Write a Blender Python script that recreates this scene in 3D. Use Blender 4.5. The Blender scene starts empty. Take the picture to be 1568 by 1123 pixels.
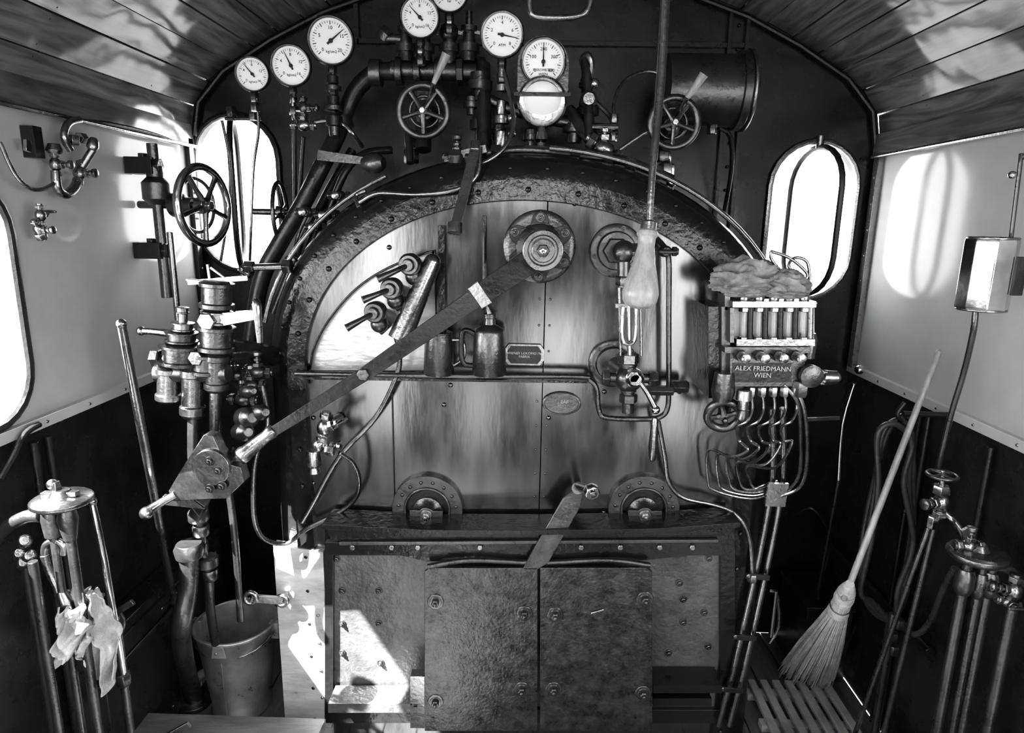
import bpy,bmesh,math,random
from mathutils import Vector as V, Matrix, noise
random.seed(7)
sc=bpy.context.scene
# ------------------------------------------------------------------ camera
C=V((0,-3.0,2.03)); F=1000.0
pit=math.radians(12.5); yaw=math.radians(1.26); rol=math.radians(1.0)
fw=V((-math.sin(yaw)*math.cos(pit),math.cos(yaw)*math.cos(pit),-math.sin(pit))).normalized()
r0=V((math.cos(yaw),math.sin(yaw),0)); u0=r0.cross(fw)
rt=r0*math.cos(rol)+u0*math.sin(rol); up=u0*math.cos(rol)-r0*math.sin(rol)
cam=bpy.data.cameras.new('camera'); co=bpy.data.objects.new('camera',cam); sc.collection.objects.link(co)
cam.sensor_width=36; cam.lens=36*F/1568; cam.clip_start=.02
co.matrix_world=Matrix((( rt.x,up.x,-fw.x,C.x),(rt.y,up.y,-fw.y,C.y),(rt.z,up.z,-fw.z,C.z),(0,0,0,1)))
sc.camera=co
sc.view_settings.view_transform='Standard'
try: sc.view_settings.look='Medium High Contrast'
except Exception as ex: print(ex)
# survey helpers: sight line of a measured feature cut with a real plane of the cab
def ray(px,py): return fw*F+rt*(px-784)-up*(py-561.5)
def p(px,py,y):
    d=ray(px,py); return C+d*((y-C.y)/d.y)
def pX(px,py,x):
    d=ray(px,py); return C+d*((x-C.x)/d.x)
def pZ(px,py,z):
    d=ray(px,py); return C+d*((z-C.z)/d.z)
def m(n,q): return n/F*(q-C).dot(fw)
# ------------------------------------------------------------------ materials
def mat(name,c,rough=.4,metal=0,var=.3,sc_=8,bump=0,bsc=60,rv=.12,stretch=(1,1,1),coat=0,dist=.004,lo_=.3,hi_=.7,spec=.5):
    M=bpy.data.materials.new(name); M.use_nodes=True; nt=M.node_tree; N=nt.nodes; L=nt.links
    b=N['Principled BSDF']; b.inputs['Metallic'].default_value=metal; b.inputs['Specular IOR Level'].default_value=spec
    if coat: b.inputs['Coat Weight'].default_value=coat; b.inputs['Coat Roughness'].default_value=.08
    tc=N.new('ShaderNodeTexCoord'); mp=N.new('ShaderNodeMapping'); mp.inputs['Scale'].default_value=stretch
    L.new(tc.outputs['Object'],mp.inputs['Vector'])
    n=N.new('ShaderNodeTexNoise'); n.inputs['Scale'].default_value=sc_; n.inputs['Detail'].default_value=8; n.inputs['Roughness'].default_value=.7
    L.new(mp.outputs[0],n.inputs['Vector'])
    cr=N.new('ShaderNodeValToRGB'); lo=c*(1-var); hi=min(1,c*(1+var))
    cr.color_ramp.elements[0].position=lo_; cr.color_ramp.elements[1].position=hi_
    cr.color_ramp.elements[0].color=(lo,lo,lo,1); cr.color_ramp.elements[1].color=(hi,hi,hi,1)
    L.new(n.outputs['Fac'],cr.inputs['Fac']); L.new(cr.outputs['Color'],b.inputs['Base Color'])
    mr=N.new('ShaderNodeMapRange'); mr.inputs['From Min'].default_value=.3; mr.inputs['From Max'].default_value=.7
    mr.inputs['To Min'].default_value=max(.03,rough-rv); mr.inputs['To Max'].default_value=min(1,rough+rv)
    L.new(n.outputs['Fac'],mr.inputs['Value']); L.new(mr.outputs[0],b.inputs['Roughness'])
    if bump:
        n2=N.new('ShaderNodeTexNoise'); n2.inputs['Scale'].default_value=bsc; n2.inputs['Detail'].default_value=4
        L.new(mp.outputs[0],n2.inputs['Vector'])
        bp=N.new('ShaderNodeBump'); bp.inputs['Strength'].default_value=bump; bp.inputs['Distance'].default_value=dist
        L.new(n2.outputs['Fac'],bp.inputs['Height']); L.new(bp.outputs[0],b.inputs['Normal'])
    return M
GL=mat('black_enamel',.012,.19,0,.5,5,.45,45,.08,(1,1,1),0,.005)
BK=mat('black_paint',.014,.32,0,.5,10,.3,70)
WF=mat('front_wall_paint',.013,.27,0,.4,3,.2,14)
IR=mat('cast_iron',.12,.30,.88,.3,10,.3,90,.08)
PL=mat('boiler_plate',.14,.20,.95,.32,3.5,.14,7,.07,(2.0,1,.5),0,.006)
CO=mat('collar_iron',.11,.32,.85,.3,12,.35,60)
DP=mat('fire_door_steel',.095,.33,.85,.45,26,.7,110,.12,(1,1,1),0,.003,.36,.72)
RP=mat('firebox_front_plate',.12,.4,.5,.5,5,.8,60,.14,(1,1,1),0,.004)
ST=mat('polished_steel',.60,.18,1,.15,12,.12,50,.08)
DS=mat('dull_steel',.28,.27,.98,.18,10,.22,80,.07)
BR=mat('worn_brass',.36,.27,1,.2,14,.2,60)
WH=mat('dial_white',.85,.35,0,.03)
INK=mat('dial_ink',.01,.6,0,.1)
WW=mat('white_enamel_wall',.47,.10,0,.10,2.5,.12,3,.04,(1,1,1),0,.004,.3,.7,.20)
DW=mat('dark_wall_paint',.022,.28,0,.6,4,.3,14)
WD=mat('handle_wood',.32,.26,0,.3,6,.2,40,.1,(6,6,.8))
FLW=mat('floor_wood',.15,.55,0,.5,5,.5,50,.1,(8,1,1))
FBW=mat('footboard_wood',.15,.45,0,.5,5,.5,50,.1,(1,6,1))
GRW=mat('grating_wood',.40,.55,0,.4,6,.5,50)
CL=mat('rag_cloth',.45,.9,0,.5,9,.6,150)
CL2=mat('oily_rag_cloth',.26,.85,0,.6,12,.7,120)
STR=mat('broom_straw',.5,.6,0,.45,30)
RB=mat('hose_rubber',.04,.3,0,.4,10)
BKT=mat('galvanised_bucket',.42,.34,.7,.35,10,.3,40)
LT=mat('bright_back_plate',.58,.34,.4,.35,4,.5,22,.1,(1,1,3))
def woodmat(name,lo,hi,rough):
    M=bpy.data.materials.new(name); M.use_nodes=True; nt=M.node_tree; N=nt.nodes; L=nt.links; b=N['Principled BSDF']
    tc=N.new('ShaderNodeTexCoord'); mp=N.new('ShaderNodeMapping'); mp.inputs['Scale'].default_value=(9,.9,9)
    L.new(tc.outputs['Object'],mp.inputs[0])
    n=N.new('ShaderNodeTexNoise'); n.inputs['Scale'].default_value=2.2; n.inputs['Detail'].default_value=8; n.inputs['Distortion'].default_value=1.6
    L.new(mp.outputs[0],n.inputs[0]); cr=N.new('ShaderNodeValToRGB')
    cr.color_ramp.elements[0].position=.3; cr.color_ramp.elements[1].position=.72
    cr.color_ramp.elements[0].color=(lo,lo,lo,1); cr.color_ramp.elements[1].color=(hi,hi,hi,1)
    L.new(n.outputs['Fac'],cr.inputs[0]); L.new(cr.outputs[0],b.inputs['Base Color'])
    b.inputs['Roughness'].default_value=rough
    n2=N.new('ShaderNodeTexNoise'); n2.inputs['Scale'].default_value=3; L.new(tc.outputs['Object'],n2.inputs[0])
    bp=N.new('ShaderNodeBump'); bp.inputs['Strength'].default_value=.5; bp.inputs['Distance'].default_value=.035
    L.new(n2.outputs['Fac'],bp.inputs['Height']); L.new(bp.outputs[0],b.inputs['Normal'])
    return M
CW=woodmat('varnished_boards',.06,.24,.13)
CW2=woodmat('varnished_fascia',.05,.16,.16)
def glassmat():
    M=bpy.data.materials.new('gauge_glass'); M.use_nodes=True; b=M.node_tree.nodes['Principled BSDF']
    b.inputs['Base Color'].default_value=(.9,.9,.9,1); b.inputs['Roughness'].default_value=.05
    b.inputs['Transmission Weight'].default_value=.9; return M
GS=glassmat()
# ------------------------------------------------------------------ mesh builder
def catmull(pts,sm,closed=False):
    n=len(pts); out=[]
    segs=n if closed else n-1
    for i in range(segs):
        if closed: a,b,c,d=[pts[(i+k-1)%n] for k in range(4)]
        else: a=pts[max(i-1,0)];b=pts[i];c=pts[i+1];d=pts[min(i+2,n-1)]
        for k in range(sm):
            t=k/sm
            out.append(.5*((2*b)+(c-a)*t+(2*a-5*b+4*c-d)*t*t+(3*b-a-3*c+d)*t**3))
    if not closed: out.append(pts[-1].copy())
    return out
def frame(ax):
    ax=ax.normalized(); h=V((0,0,1)) if abs(ax.z)<.9 else V((0,1,0))
    a=ax.cross(h).normalized(); return a,ax.cross(a).normalized(),ax
class B:
    def __init__(s,name,bev=.0015): s.name=name; s.v=[];s.f=[];s.mi=[];s.mats=[];s.bev=bev
    def add(s,vs,fs,mt):
        if mt not in s.mats: s.mats.append(mt)
        k=s.mats.index(mt); o=len(s.v); s.v+=[V(q) for q in vs]
        for f in fs: s.f.append([i+o for i in f]); s.mi.append(k)
    def tube(s,pts,r,mt,n=10,sm=6,closed=False):
        pts=[V(q) for q in pts]
        R=r if isinstance(r,(list,tuple)) else None
        if sm>1 and len(pts)>2:
            N0=len(pts); pts=catmull(pts,sm,closed)
            if R: R=[R[min(i//sm,N0-1)]*(1-(i%sm)/sm)+R[min(i//sm+1,N0-1)]*((i%sm)/sm) for i in range(len(pts))]
        if not R: R=[r]*len(pts)
        n_=len(pts); vs=[];fs=[]
        t=(pts[1]-pts[0]).normalized(); a,b,_=frame(t)
        for i in range(n_):
            if closed: t2=(pts[(i+1)%n_]-pts[i-1]).normalized()
            else: t2=(pts[min(i+1,n_-1)]-pts[max(i-1,0)]).normalized()
            a=(a-t2*a.dot(t2)).normalized(); b=t2.cross(a)
            for k in range(n):
                w=2*math.pi*k/n; vs.append(pts[i]+(a*math.cos(w)+b*math.sin(w))*R[i])
        for i in range(n_ if closed else n_-1):
            j=(i+1)%n_
            for k in range(n): fs.append((i*n+k,i*n+(k+1)%n,j*n+(k+1)%n,j*n+k))
        if not closed: fs.append(tuple(range(n))); fs.append(tuple((n_-1)*n+k for k in range(n)))
        s.add(vs,fs,mt)
    def lathe(s,o,ax,prof,mt,n=24,sx=1,ph=0):
        a,b,ax=frame(ax); vs=[];fs=[]
        for h,r in prof:
            r=max(r,1e-4)
            for k in range(n):
                w=2*math.pi*k/n+ph; vs.append(o+ax*h+(a*math.cos(w)*sx+b*math.sin(w))*r)
        for i in range(len(prof)-1):
            for k in range(n): fs.append((i*n+k,i*n+(k+1)%n,(i+1)*n+(k+1)%n,(i+1)*n+k))
        fs.append(tuple(range(n))); fs.append(tuple((len(prof)-1)*n+k for k in range(n)))
        s.add(vs,fs,mt)
    def cyl(s,a,b,r,mt,n=20,r2=None): s.lathe(a,b-a,[(0,r),((b-a).length,r if r2 is None else r2)],mt,n)
    def nut(s,c,ax,r,h,mt,n=6):
        ax=ax.normalized(); s.lathe(c-ax*h/2,ax,[(0,r*.88),(h*.12,r),(h*.88,r),(h,r*.88)],mt,n)
    def torus(s,c,ax,R,r,mt,n=36,k=10,sx=1):
        a,b,_=frame(ax); s.tube([c+a*math.cos(2*math.pi*i/n)*R*sx+b*math.sin(2*math.pi*i/n)*R for i in range(n)],r,mt,k,1,True)
    def sph(s,c,r,mt,ax=V((0,0,1)),st=1):
        s.lathe(c,ax,[(math.sin(t)*r*st,math.cos(t)*r) for t in [math.pi*(i/10-.5) for i in range(11)]],mt,16)
    def bar(s,a,b,w,t,n,mt,w2=None):
        d=(b-a).normalized(); n=(n-d*n.dot(d)).normalized(); q=d.cross(n); w2=w if w2 is None else w2
        vs=[]
        for o,ww in((a,w),(b,w2)):
            for sx,sy in((-1,-1),(1,-1),(1,1),(-1,1)): vs.append(o+q*sx*ww/2+n*sy*t/2)
        s.add(vs,[(0,1,2,3),(4,5,6,7),(0,1,5,4),(1,2,6,5),(2,3,7,6),(3,0,4,7)],mt)
    def box(s,lo,hi,mt):
        x0,y0,z0=lo;x1,y1,z1=hi
        s.add([(x0,y0,z0),(x1,y0,z0),(x1,y1,z0),(x0,y1,z0),(x0,y0,z1),(x1,y0,z1),(x1,y1,z1),(x0,y1,z1)],
              [(0,1,2,3),(4,5,6,7),(0,1,5,4),(1,2,6,5),(2,3,7,6),(3,0,4,7)],mt)
    def slab(s,pts,off,mt,holes=()):
        bm=bmesh.new(); loops=[pts]+list(holes); vs=[];ed=[]
        for L in loops:
            l=[bm.verts.new(q) for q in L]; vs+=l
            for i in range(len(l)): ed.append(bm.edges.new((l[i],l[(i+1)%len(l)])))
        bm.verts.index_update()
        bmesh.ops.triangle_fill(bm,use_beauty=True,use_dissolve=False,edges=ed)
        fs=[[v.index for v in f.verts] for f in bm.faces]; P=[v.co.copy() for v in vs]; bm.free()
        n=len(P); F2=fs+[[i+n for i in f] for f in fs]; k=0
        for L in loops:
            c=len(L)
            for i in range(c): F2.append([k+i,k+(i+1)%c,n+k+(i+1)%c,n+k+i])
            k+=c
        s.add(P+[q+off for q in P],F2,mt)
    def rivet(s,c,n,r,mt): s.lathe(c,n,[(-.002,r),(r*.25,r*.95),(r*.55,r*.65),(r*.7,r*.2)],mt,9)
    def bolt(s,c,n,r,mt):
        n=n.normalized(); s.lathe(c,n,[(-.002,r*1.5),(r*.3,r*1.5),(r*.3,r)],mt,16); s.nut(c+n*r*.8,n,r,r*1.0,mt); s.lathe(c+n*r*1.2,n,[(0,r*.5),(r*.7,r*.5),(r*.8,r*.3)],mt,10)
    def text(s,body,o,ux,uy,size,mt,dep=.0008):
        cu=bpy.data.curves.new('t','FONT'); cu.body=body; cu.size=size; cu.align_x='CENTER'; cu.align_y='CENTER'; cu.extrude=dep; cu.resolution_u=2
        ob=bpy.data.objects.new('t',cu); sc.collection.objects.link(ob); bpy.context.view_layer.update()
        me=ob.evaluated_get(bpy.context.evaluated_depsgraph_get()).to_mesh()
        nn=ux.cross(uy); s.add([o+ux*v.co.x+uy*v.co.y+nn*v.co.z for v in me.vertices],[tuple(f.vertices) for f in me.polygons],mt)
        ob.to_mesh_clear(); bpy.data.objects.remove(ob); bpy.data.curves.remove(cu)
    def wheel(s,c,ax,R,r,mt,spokes=5,rmt=None):
        a,b,ax=frame(ax); s.torus(c,ax,R,r,rmt or mt,40,10)
        for i in range(spokes):
            w=2*math.pi*i/spokes+.3; d=a*math.cos(w)+b*math.sin(w)
            s.tube([c+ax*r*.6,c+d*R*.5+ax*r*.2,c+d*R*.98],[r*.95,r*.6,r*.75],mt,8,3)
        s.lathe(c-ax*r*1.6,ax,[(0,R*.22),(r*2.4,R*.22),(r*2.8,R*.16)],mt,16); s.nut(c+ax*r*1.7,ax,R*.13,r*1.4,ST)
    def valve(s,c,ax,stem,r,mt,hm=None,hl=3.0,kind='T'):
        ax=ax.normalized(); stem=stem.normalized(); hm=hm or mt
        s.sph(c,r*1.05,mt,ax,1.25)
        for q in(-1,1):
            s.nut(c+ax*q*r*1.7,ax,r*.95,r*.8,mt); s.cyl(c+ax*q*r*1.2,c+ax*q*r*2.4,r*.6,mt,14)
        s.nut(c+stem*r*1.2,stem,r*.85,r*.7,mt); s.cyl(c,c+stem*r*hl,r*.35,hm,12); s.nut(c+stem*r*2,stem,r*.6,r*.5,mt)
        e=c+stem*r*hl; a,b,_=frame(stem)
        if kind=='T': s.tube([e-a*r*1.5,e,e+a*r*1.5],[r*.25,r*.4,r*.25],hm,8,3)
        elif kind=='W': s.wheel(e,stem,r*1.6,r*.22,hm,4)
        elif kind=='L': s.bar(e,e+a*r*3.2,r*.6,r*.3,stem,hm,r*.4)
        elif kind=='K': s.lathe(e,stem,[(0,r*.5),(r*.3,r*.8),(r*.8,r*.8),(r,r*.4)],hm,12)
    def done(s,smooth=40):
        lo=V((1e9,)*3);hi=V((-1e9,)*3)
        for q in s.v:
            for k in range(3): lo[k]=min(lo[k],q[k]);hi[k]=max(hi[k],q[k])
        c=(lo+hi)/2
        me=bpy.data.meshes.new(s.name); me.from_pydata([q-c for q in s.v],[],s.f)
        for q in s.mats: me.materials.append(q)
        me.polygons.foreach_set('material_index',s.mi); me.validate()
        bm=bmesh.new(); bm.from_mesh(me); bmesh.ops.recalc_face_normals(bm,faces=bm.faces); bm.to_mesh(me); bm.free()
        me.polygons.foreach_set('use_smooth',[True]*len(me.polygons)); me.set_sharp_from_angle(angle=math.radians(smooth))
        ob=bpy.data.objects.new(s.name,me); ob.location=c; sc.collection.objects.link(ob)
        if s.bev:
            md=ob.modifiers.new('edge','BEVEL'); md.width=s.bev; md.segments=2; md.limit_method='ANGLE'; md.angle_limit=math.radians(42); md.harden_normals=False
        return ob
X=V((1,0,0));Y=V((0,1,0));Z=V((0,0,1)); NY=V((0,-1,0))
def stadium(cx,cz,hw,hh,y,n=12):
    o=[]
    for i in range(n+1):
        w=math.pi*i/n; o.append(V((cx+hw*math.cos(w),y,cz+(hh-hw)+hw*math.sin(w))))
    for i in range(n+1):
        w=math.pi+math.pi*i/n; o.append(V((cx+hw*math.cos(w),y,cz-(hh-hw)+hw*math.sin(w))))
    return o
# ================================================================== ROOM
prof=[(1.5,2.38),(1.47,2.52),(1.35,2.65),(1.13,2.78),(.9,2.89),(.6,2.99),(.3,3.04),(0,3.06)]
full=[V((-x,0,z)) for x,z in prof]+[V((x,0,z)) for x,z in prof[::-1][1:]]
w1=p(366,298,0); w2=p(1239,340,0)
b=B('wall_front',0)
out=[V((-1.52,0,0))]+[q+V((0,0,.03)) for q in full]+[V((1.52,0,0))]
h1=stadium(w1.x,w1.z,.185,.335,0); h2=stadium(w2.x,w2.z,.185,.335,0)
b.slab(out,V((0,.05,0)),WF,[h1,h2]); b.done()
for w,rotf in((w1,.32),(w2,.25)):
    b=B('window_1' if w is w1 else 'window_2',0)
    b.tube(stadium(w.x,w.z,.19,.34,-.010),.013,DS if w is w2 else BK,8,1,True)
    b.tube([V((w.x+(q.x-w.x)*rotf,-.02-(q.x-w.x)*.95,q.z)) for q in stadium(w.x+0,w.z,.17,.315,0)],.013,BK,8,1,True)
    b.cyl(V((w.x,-.02,w.z+.31)),V((w.x,-.02,w.z+.36)),.016,DS); b.cyl(V((w.x,-.02,w.z-.36)),V((w.x,-.02,w.z-.31)),.016,DS)
    b.cyl(V((w.x-.02,-.02,w.z-.34)),V((w.x+.05,-.06,w.z-.36)),.008,DS)
    b.done()
# side walls
def sidewall(name,sx,hole):
    b=B(name,0)
    def q(y,z): return V((sx*1.5,y,z))
    b.slab([q(0,1.40),q(-3.8,1.40),q(-3.8,2.42),q(0,2.42)],V((sx*.03,0,0)),WW,hole)
    b.slab([q(0,0),q(-3.8,0),q(-3.8,1.40),q(0,1.40)],V((sx*.03,0,0)),DW)
    return b
def yzr(y0,y1,z0,z1,r,x,n=6):
    o=[]
    for cy,cz,a0 in((y1-r,z1-r,0),(y0+r,z1-r,90),(y0+r,z0+r,180),(y1-r,z0+r,270)):
        for i in range(n+1):
            w=math.radians(a0+90*i/n); o.append(V((x,cy+r*math.cos(w),cz+r*math.sin(w))))
    return o
hl=yzr(-1.98,-1.12,1.43,2.13,.16,-1.5)
sidewall('wall_left',-1,[hl,yzr(-3.5,-2.3,1.45,2.2,.16,-1.5)]).done()  # second opening is out of view, added to let in more light
sidewall('wall_right',1,[yzr(-2.6,-1.95,1.45,2.2,.16,1.5),yzr(-3.6,-2.9,1.45,2.2,.16,1.5)]).done()  # both openings are out of view, added to let in more light
b=B('window_3',0); b.tube([q+V((.008,0,0)) for q in hl],.013,BK,8,1,True); b.done()
for sx,nm in((-1,'left'),(1,'right')):
    b=B('trim_'+nm,.001)
    x=sx*1.49
    b.box((x-.012,-3.8,1.385),(x+.012,-.02,1.42),WW)
    for i in range(16): b.rivet(V((x-sx*.012,-.1-i*.2,1.402)),V((-sx,0,0)),.006,DS)
    b.box((x-.02,-3.8,2.335),(x+.01,-.02,2.42),CW2)
    b.tube([V((x-sx*.035,-3.7,2.325)),V((x-sx*.035,-.05,2.325))],.008,DS,8,1)
    b.box((x-.016,-.07,1.41),(x+.01,-.03,2.36),DS if sx>0 else WF)
    for i in range(8): b.rivet(V((x-sx*.014,-.05,1.47+i*.11)),V((-sx,0,0)),.005,DS)
    b.done()
# ceiling boards
b=B('ceiling',.002)
cc=catmull(full,12)
L=[0]
for i in range(1,len(cc)): L.append(L[-1]+(cc[i]-cc[i-1]).length)
def at(t):
    t=max(0,min(L[-1],t))
    for i in range(1,len(cc)):
        if L[i]>=t: return cc[i-1].lerp(cc[i],(t-L[i-1])/(L[i]-L[i-1]))
    return cc[-1]
nb=28; W=L[-1]/nb
for i in range(nb):
    a=at(i*W+.0022); c=at((i+1)*W-.0022); nrm=(c-a).cross(Y).normalized()
    if nrm.z<0: nrm=-nrm
    j=nrm*.004*random.uniform(-1,1)
    vs=[a+j,c+j,c+j+nrm*.02,a+j+nrm*.02]; b.add([q+V((0,-.004,0)) for q in vs]+[q+V((0,-3.8,0)) for q in vs],[(0,1,2,3),(4,5,6,7),(0,1,5,4),(1,2,6,5),(2,3,7,6),(3,0,4,7)],CW)
    for yy in(-.35,-.95,-1.55,-2.3):
        for q in(a.lerp(c,.15),a.lerp(c,.85)): b.lathe(q+j+V((0,yy,0))+nrm*.001,-nrm,[(0,.004),(.002,.003)],BK,6)
# continuous roof skin over the boards
mc=V((0,0,1.6)); sk=[mc+(q-mc)*1.018+V((0,0,.004)) for q in cc]; sk=[V((-1.535,0,2.2))]+sk+[V((1.535,0,2.2))]; k=len(sk)
vs=[q+V((0,.05,0)) for q in sk]+[q+V((0,-3.83,0)) for q in sk]; b.add(vs,[(i,i+1,k+i+1,k+i) for i in range(k-1)],BK)
b.done(30)
b=B('floor',.002)
for i in range(22): b.box((-1.5+i*.1364,-3.8,-.04),(-1.5+(i+1)*.1364-.004,0,0),FLW)
b.box((-1.5,-3.8,-.06),(1.5,0,-.041),BK); b.done()
b=B('wall_back',0)  # unseen; openings added and sized for backhead reflections and fill light
def q(x,z): return V((x,-3.8,z))
b.slab([q(-1.5,0),q(1.5,0),q(1.5,2.38)]+[V((-v.x,-3.8,v.z)) for v in full[1:-1]]+[q(-1.5,2.38)],V((0,-.03,0)),DW,
   [[q(.02,.70),q(.44,.70),q(.44,1.32),q(.02,1.32)],[q(-1.38,.25),q(-1.0,.25),q(-1.0,2.35),q(-1.38,2.35)],[q(1.05,.25),q(1.38,.25),q(1.38,2.35),q(1.05,2.35)],[q(-.50,.15),q(-.30,.15),q(-.30,.9),q(-.50,.9)],[q(-.6,2.3),q(.6,2.3),q(.6,2.75),q(-.6,2.75)]])
b.done()
b=B('trim_front',.001)   # angle irons and arch mouldings on the spectacle plate
for px in(1120,1147):
    a=p(px,20,-.015); c=p(1118,350,-.015); b.bar(a,V((a.x,a.y,c.z)),.016,.02,NY,BK)
for z_ in range(9): b.rivet(V((p(1133,20,0).x,-.008,p(1133,40+z_*36,0).z)),NY,.007,BK)
b.tube([q*.985+V((0,-.02,.03)) for q in full],.012,BK,8,1)
a=p(546,66,-.02); b.box((a.x,-.02,a.z),(p(1148,30,0).x,-.004,a.z+.02),BK); b.box((a.x-.01,-.02,a.z),(a.x+.01,-.004,a.z+.3),BK)
b.done()
# ================================================================== BOILER BACKHEAD
YB=-.75
b=B('boiler_backhead',.002)
top=p(833,233,YB); xl=p(410,600,YB).x; xr=p(1203,600,YB).x; xc=(xl+xr)/2; A=(xr-xl)/2
z0=p(415,560,YB).z; H=top.z-z0
def arch(a,h,y,n=48,zb=0.0,e=.97):
    o=[V((xc-a,y,zb))]
    for i in range(n+1):
        w=math.pi*(1-i/n); cx=math.cos(w); o.append(V((xc+a*math.copysign(abs(cx)**e,cx),y,z0+h*max(0,math.sin(w))**e)))
    o.append(V((xc+a,y,zb))); return o
rings=[arch(A*.84,H*.80,YB-.01),arch(A*.86,H*.825,YB-.018),arch(A*.94,H*.93,YB-.012),arch(A*.98,H*.978,YB+.01),arch(A,H,YB+.05),arch(A,H,YB+.12),arch(A,H,YB+.13),arch(A*.985,H*.985,YB+.135),arch(A*.985,H*.985,-.001)]
vs=[q for r in rings for q in r]; n=len(rings[0]); fs=[]
for i in range(len(rings)-1):
    for k in range(n-1): fs.append((i*n+k,i*n+k+1,(i+1)*n+k+1,(i+1)*n+k))
b.add(vs,fs,GL)
inn=arch(A*.85,H*.81,YB-.01)
sx_=p(833,500,YB).x
hz=p(600,569,YB).z
cut=[p(478,566,YB),p(486,528,YB),p(512,482,YB),p(550,440,YB),p(600,408,YB),p(668,382,YB)]
cut=catmull(cut,5)+[p(671,566,YB)]
cut=[V((q.x,YB-.03,q.z)) for q in cut]
Lh=[V((q.x,YB-.03,q.z)) for q in inn if q.x<sx_-.01]+[V((sx_-.0015,YB-.03,z0+H*.81)),V((sx_-.0015,YB-.03,0))]
Rh=[V((sx_+.0015,YB-.03,0)),V((sx_+.0015,YB-.03,z0+H*.81))]+[V((q.x,YB-.03,q.z)) for q in inn if q.x>sx_+.01]
b.slab(Lh,V((0,.025,0)),PL,[cut]); b.slab(Rh,V((0,.025,0)),PL)
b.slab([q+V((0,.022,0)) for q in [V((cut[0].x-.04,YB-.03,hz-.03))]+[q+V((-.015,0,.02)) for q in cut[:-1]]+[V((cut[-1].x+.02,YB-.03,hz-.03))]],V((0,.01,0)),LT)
b.tube([q+V((0,-.001,0)) for q in cut],.004,GL,6,1,True)
ro=arch(A*.90,H*.88,YB-.05); ri=arch(A*.83,H*.79,YB-.05)
fs=[]; vs=[q+V((0,.03,0)) for q in ro]+[q+V((0,.004,0)) for q in ro]+[q for q in ri]+[q+V((0,.03,0)) for q in ri]
for i in range(3):
    for k in range(n-1): fs.append((i*n+k,i*n+k+1,(i+1)*n+k+1,(i+1)*n+k))
b.add(vs,fs,GL)
mid=[(a+c)/2 for a,c in zip(ro,ri)]
for k in range(1,n-1,3): b.rivet(mid[k],NY,.010,GL)
for side in(0,-1):
    for i in range(9): b.rivet(V((mid[side].x,YB-.05,.1+i*.14)),NY,.010,GL)
for k in range(2,n-2,2): b.rivet(rings[2][k]+V((0,-.001,0)),NY,.008,GL)
for i in range(12):
    for dx in(-.018,.018): b.rivet(V((sx_+dx,YB-.03,p(0,310,YB).z-.02-i*.09)),NY,.0045,PL)
for px,py in((596,379),(700,330),(880,312),(690,590),(600,600),(925,600),(1040,600),(705,780),(925,785),(575,790),(1055,790),(480,640),(480,740),(680,620),(840,640)): b.rivet(p(px,py,YB-.03),NY,.009,PL)
a=p(600,590,YB-.034); c=p(600,795,YB-.034); b.bar(a,V((a.x,a.y,c.z)),.004,.006,NY,BK)
a=p(676,345,YB-.045);c=p(676,568,YB-.045); b.bar(a,V((a.x,a.y,c.z)),.022,.015,NY,GL)
a=p(742,330,YB-.045);c=p(742,470,YB-.045); b.tube([a,V((a.x,a.y,c.z))],.007,GL,8,1)
# added pale sheet on the lower left leg: sunlit white put into its colour
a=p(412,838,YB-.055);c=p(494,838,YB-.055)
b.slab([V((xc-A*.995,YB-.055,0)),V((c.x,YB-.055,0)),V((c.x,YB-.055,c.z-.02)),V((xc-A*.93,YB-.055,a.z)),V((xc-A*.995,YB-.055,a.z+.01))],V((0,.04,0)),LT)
for i in range(5): b.rivet(V((c.x-.03,YB-.056,.08+i*.12)),NY,.007,DS)
b.done()
b=B('shelf_rail')
b.tube([p(452,572,-.86),p(700,576,-.86),p(880,577,-.86),p(903,582,-.86),p(914,597,-.86),p(917,628,-.86),p(930,640,-.86),p(990,642,-.86),p(1012,638,-.86),p(1022,625,-.86),p(1024,590,-.86),p(1024,480,-.86),p(1024,400,-.86),p(1018,380,-.84),p(1005,365,-.8)],.009,IR,10,6)
b.bar(p(455,576,-.82),p(905,582,-.82),.07,.008,Z,GL)
b.slab([p(448,560,-.80),p(470,560,-.80),p(470,592,-.80),p(448,592,-.80)],V((0,-.05,0)),GL); b.nut(p(484,575,-.84),X,.014,.03,DS)
b.done()
# ------------------------------------------------------------ fire door zone
b=B('fire_door',.002)
yd=-.81
def rc(x0,y0,x1,y1,y): return [p(x0,y0,y),p(x1,y0,y),p(x1,y1,y),p(x0,y1,y)]
b.slab(rc(497,806,1126,1108,yd),V((0,.028,0)),GL,[rc(510,822,1103,1088,yd)])
b.slab(rc(505,815,1110,1102,yd+.02),V((0,.008,0)),RP)
led=[p(497,800,-.9),p(655,808,-.9),p(830,809,-.9),p(1000,806,-.9),p(1130,797,-.9)]
low=[p(506,826,-.9),p(652,860,-.9),p(830,860,-.9),p(990,858,-.9),p(1104,846,-.9)]
b.slab([q for q in led]+low[::-1],V((0,.1,0)),GL)
b.slab([q+V((0,-.03,.006)) for q in led]+[q+V((0,-.03,-.012)) for q in led[::-1]],V((0,.13,0)),GL)
b.bar(p(520,832,-.91),p(1100,828,-.91),.012,.012,NY,IR)
for px in(540,600,640,735,890,950,1010,1060): b.nut(p(px,838,-.905),NY,.011,.016,DS)
b.bar(p(500,838,-.87),p(1105,838,-.87),.05,.03,NY,GL)
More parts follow.
